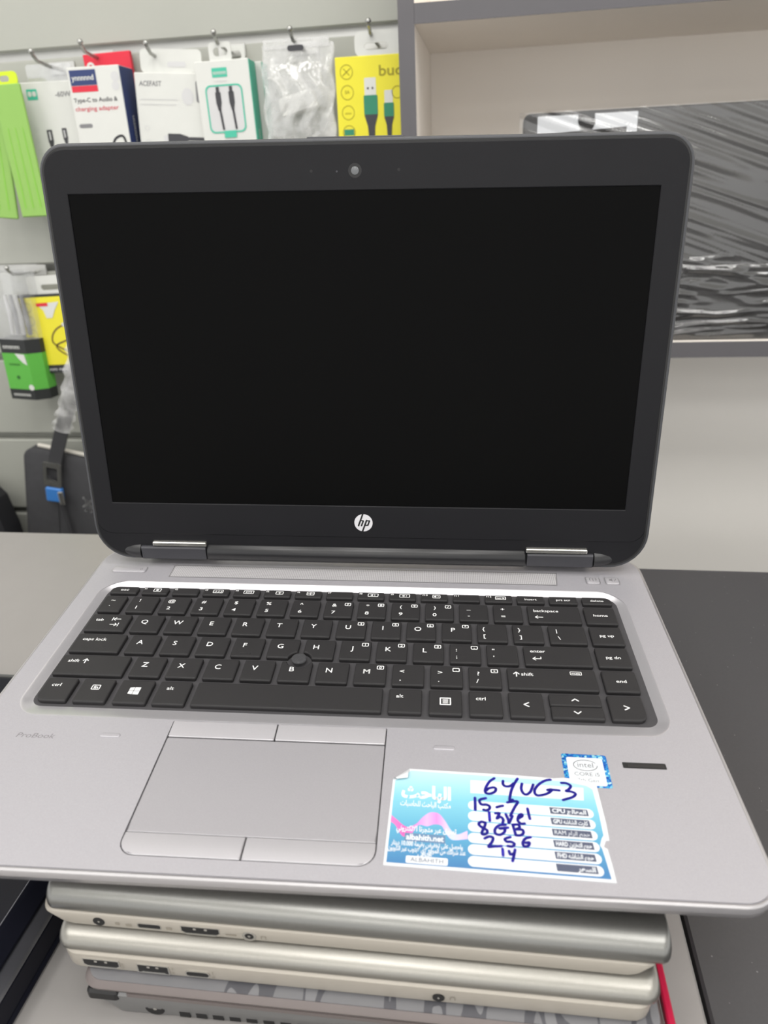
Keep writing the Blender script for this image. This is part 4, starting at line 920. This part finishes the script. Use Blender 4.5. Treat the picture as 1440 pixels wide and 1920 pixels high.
# yellow box upper
def ring_icon(P, u, v, r, m): MB(P.F).ringflat(circ(u, v, r, n=24), circ(u, v, r - .7, n=24), 0).build('feature_icon', m, P.body)
P = Pack('cable_box', 'yellow box with green and white connector plugs, next to the grey shelf side', 'box', -98, 1180, 84, 158, 16, 546, W_yel, .3, 0, 'yellow cable boxes')
P.p('lettering', W_olive).text('budi', 47, 139, 0, 10, 1, 'L', bold=.015, width=29)
for k in range(4): ring_icon(P, 12, 144 - 19 * k, 7, W_olive)
ic = P.p('feature_icons', W_olive); ic.text('5A', 12, 124, 0, 3.2, 1, 'C'); ic.stroke([(8, 141), (16, 147)], .8, 0, False); ic.stroke([(9, 147), (15, 141)], .8, 0, False); ic.text('nmnn', 12, 104.5, 0, 2.2, 1, 'C'); ring_icon(P, 66, 123, 6, W_olive); ic.text('nmnnm', 12, 76.5, 0, 2, 1, 'C')
P.p('icon_fill', W_green).flat(rr(6.5, 17.5, 84, 90, .5, 2), 0)
for cx_, sc, zt in ((37, 1.25, 122), (56.5, .9, 114)):
    P.p('plug_tip', W_box).flat(rr(cx_ - 5 * sc, cx_ + 5 * sc, zt - 2, zt + 14 * sc * .9, .6, 2), 0)
    for q in (-2, 2): P.p('plug_holes', W_dk).flat(rr(cx_ + q * sc - .9, cx_ + q * sc + .9, zt + 5, zt + 7, .2, 2), 1) if sc > 1 else None
    P.p('plug_body', W_green).flat(rr(cx_ - 6 * sc, cx_ + 6 * sc, zt - 15 * sc, zt - .5, 1, 3), 1)
    pc = P.p('plug_strain_relief', W_dk); pc.flat([(cx_ - 6 * sc, zt - 15 * sc), (cx_ + 6 * sc, zt - 15 * sc), (cx_ + 3.2 * sc, zt - 24 * sc), (cx_ + 2.4 * sc, zt - 38 * sc), (cx_ - 2.4 * sc, zt - 38 * sc), (cx_ - 3.2 * sc, zt - 24 * sc)], 1)
    P.p('cable_print', W_green).flat([(cx_ - 2 * sc, zt - 38 * sc), (cx_ + 2 * sc, zt - 38 * sc), (cx_ + 2 * sc, 5), (cx_ - 2 * sc, 5)], 1)
o_, i_ = rr(-20, 36, 157, 180, 7, 4), rr(-10, 16, 163, 169, 3, 4)
h_ = MB(); h_.loft([[(x, yy, z) for x, z in p] for p, yy in ((o_, -7), (i_, -7), (i_, -5.8), (o_, -5.8), (o_, -7))], False, False); h_.build('hang_tab', W_box, P.e); P.done()
# lower yellow box
P = Pack('cable_box', 'yellow box with looped brown cable picture below the lime packs', 'box', -534, 1002, 80, 99, 14, 556, W_yel, -1.5, 0, 'yellow cable boxes')
for k in range(4): ring_icon(P, 12, 86 - 17 * k, 6, W_olive)
cp = P.p('cable_picture', cs('print_brown', 116, 92, 60)); cp.stroke([(70, 66), (46, 58), (36, 44), (44, 34), (78, 18)], 2, 0); cp.stroke([(72, 48), (54, 42), (40, 36), (48, 26), (78, 12)], 2, 0)
P.p('plug_tip', W_lgrey).flat([(54, 64), (66, 70), (68, 66), (56, 60)], 1); P.p('plug_tip', W_lgrey).flat([(58, 46), (68, 50), (70, 46), (60, 42)], 1)
st2 = P.p('price_sticker', W_box); st2.flat([(26, 90), (58, 92), (50, 82), (44, 72), (36, 72), (34, 82)], 1); P.p('price_sticker_red', W_red).flat([(26, 91), (42, 91.5), (42, 87), (26, 87)], 2)
P.p('bottom_strip', W_black).flat([(0, 0), (80, 0), (80, 11), (0, 11)], 0); P.p('strip_print', W_lgrey).text('nnmnm nnmnm nm', 6, 3.6, 1, 4, 1, 'L', width=70)
o_, i_ = rr(-24, 38, 98, 124, 5, 4), rr(-6, 20, 106, 113, 3, 4)
h_ = MB(); h_.loft([[(x, yy, z) for x, z in p] for p, yy in ((o_, 0), (i_, 0), (i_, 1.2), (o_, 1.2), (o_, 0))], False, False); h_.build('hang_tab', W_box, P.e)
MB().box(-40, 40, -6.9, 6.9, 98.6, 101.5).build('top_band', W_black, P.e); P.done()
# clear and green blister tube
def tube_pack(x, y, z, label):
    e = empty('blister_pack', (x, y, z), (0, radians(2.0), radians(-6))); tag(e, label, 'pack', 'green based blister packs')
    pl = [(-26, -14), (12, -14), (26, -2), (26, 14), (-26, 14)]
    def sec(name, z0, z1, m, i=0): 
        return MB().loft([[(x_ * (1 - i), y_ * (1 - i), zz) for x_, y_ in pl] for zz in (z0, z1)]).build(name, m, e)
    sec('base_band', 0, 14, W_black); sec('green_sleeve', 14, 62, W_kgreen); sec('neck_band', 62, 80, W_black); sec('clear_window', 80.2, 163, M_clear)
    F_ = lambda u, v, q: (u, -14.3 - .2 * q, v)
    g = MB(F_); g.text('nmnnnmnn', -21, 4.6, 0, 5, 1, 'L', width=26); g.text('nmnmnn', -22, 68, 0, 6, 1, 'L', width=25); g.flat(circ(9, 17, 4, n=14), 1); g.build('band_print', W_box, e)
    g = MB(F_); g.flat([(-6, 62), (8, 61), (10, 47), (4, 50), (-2, 56)], 1); g.build('price_sticker', W_box, e)
    g = MB(F_); g.text('nnmnm', -18, 46, 0, 4, 1, 'L'); g.flat(circ(-8, 30, 2.6, n=12), 0); g.build('sleeve_print', cs('print_dark_green', 40, 96, 36), e)
    for k in range(4): MB().tube([(-16 + 9 * k, 2, 84), (-12 + 8 * k, 0, 110), (-15 + 8 * k, 2, 134)], [2.6, 3.2, 2.2], 8).build('earphone_cable', W_grey if k % 2 else W_lgrey, e, 60)
tube_pack(-541, 553, 970, 'clear blister pack with green and black base hanging beside the lower yellow box')
# laptop sleeve, strap and buckle
M_sleeve = mat('sleeve_charcoal', rgb(64, 64, 66), 0.8, 0, 0.2, .15, 120, .3, 900)
sv = empty('laptop_sleeve', (-500, 560, 640), (0, radians(12), 0)); tag(sv, 'charcoal laptop sleeve with pale zip edge behind the counter', 'sleeve')
svb = MB(); svb.loft([[(x, y_, z) for x, z in rr(-130 + i, 200 - i, i, 238 - i, 18, 6)] for y_, i in ((-12, 4), (-9, 0), (9, 0), (12, 4))]); svb.build('body', M_sleeve, sv, 40)
MB().tube([(-112, -1, 240.5), (190, -1, 240.5)], 3.0, 8).build('zip_edge', cs('zip_cream', 196, 192, 182), sv)
g = MB(lambda u, v, q: (u, -12.4, v)); g.stroke([(-40, 178), (-34, 171), (-40, 164)], 2.6, 0); g.stroke([(-26, 178), (-32, 171), (-26, 164)], 2.6, 0); g.stroke([(-37, 158), (-33, 162), (-29, 158)], 2.4, 0); g.build('emblem', W_lgrey, sv)
g = MB(lambda u, v, q: (u, -12.3, v)); g.stroke([(-78, 150), (-76, 6)], 1.2, 0, False); g.build('seam', W_black, sv)
sp_ = empty('shoulder_strap', (-520, 540, 860)); tag(sp_, 'dark shoulder strap with metal buckle and blue clip in front of the sleeve', 'strap')
M_strap = mat('strap_webbing', rgb(58, 58, 60), 0.8, 0, .2, .2, 700)
rb = []
for x, z in catmull([(64, 180), (46, 130), (26, 90), (8, 55), (-8, 20), (-14, -2)], 4): rb.append([(x - 9, 0, z + 3), (x + 9, 0, z - 3), (x + 9, 3, z - 3), (x - 9, 3, z + 3)])
MB().loft(rb).build('webbing', M_strap, sp_, 40)
wr_ = []
for k, (x, z) in enumerate(catmull([(66, 182), (46, 130), (27, 90), (14, 66)], 6)): w2 = 13 + 3 * sin(k * 2.1); wr_.append([(x - w2, -2 - 2 * sin(k * 1.7), z + 4), (x - w2 * .3, -5 - sin(k), z), (x + w2 * .4, -4 + sin(k * 1.3), z - 2), (x + w2, -2, z - 4)])
MB().loft(wr_, False, False, closed=False).build('plastic_wrap', M_milky, sp_, 50)
bk = MB(lambda x, y, z: (x * cos(-.2) - z * sin(-.2) - 14, y - 3, x * sin(-.2) + z * cos(-.2) + 2))
o_, i_ = rr(-13, 13, -18, 18, 2, 3), rr(-8, 8, -9, 11, 1, 3)
bk.loft([[(x, yy, z) for x, z in p] for p, yy in ((o_, -2), (i_, -2), (i_, 2), (o_, 2), (o_, -2))], False, False); bk.build('buckle', M_hook, sp_)
cl = MB(lambda x, y, z: (x * cos(-.12) - z * sin(-.12) - 17, y - 3, x * sin(-.12) + z * cos(-.12) - 28)); cl.bbox(-13, 12, -4, 4, -11, 11, 2); cl = cl.build('clip', cs('clip_blue', 60, 120, 190, .35), sp_)
MB().bbox(-10, -2, -9, -6, -42, -22, 1).build('clip_pin', M_hook, sp_)
MB().tube([(-12, 0, -40), (-10, 2, -90), (-8, 4, -140)], 3, 8).build('lower_webbing', M_strap, sp_)
# dark bag corner at the far left
db = empty('black_bag', (-690, 545, 560)); tag(db, 'black bag just showing at the left edge behind the counter', 'bag')
MB().loft([[(x, y_, z) for x, z in [(-90 + i, i), (78 - i, i), (66 - i, 215), (58 - i, 262 - i), (40 - i, 284 - i), (-90 + i, 290 - i)]] for y_, i in ((-25, 6), (-18, 0), (18, 0), (25, 6))]).build('body', mat('bag_black', rgb(28, 28, 32), .6), db)
MB().bbox(48, 60, -28, -22, 262, 278, 1).build('metal_ring', M_hook, db)
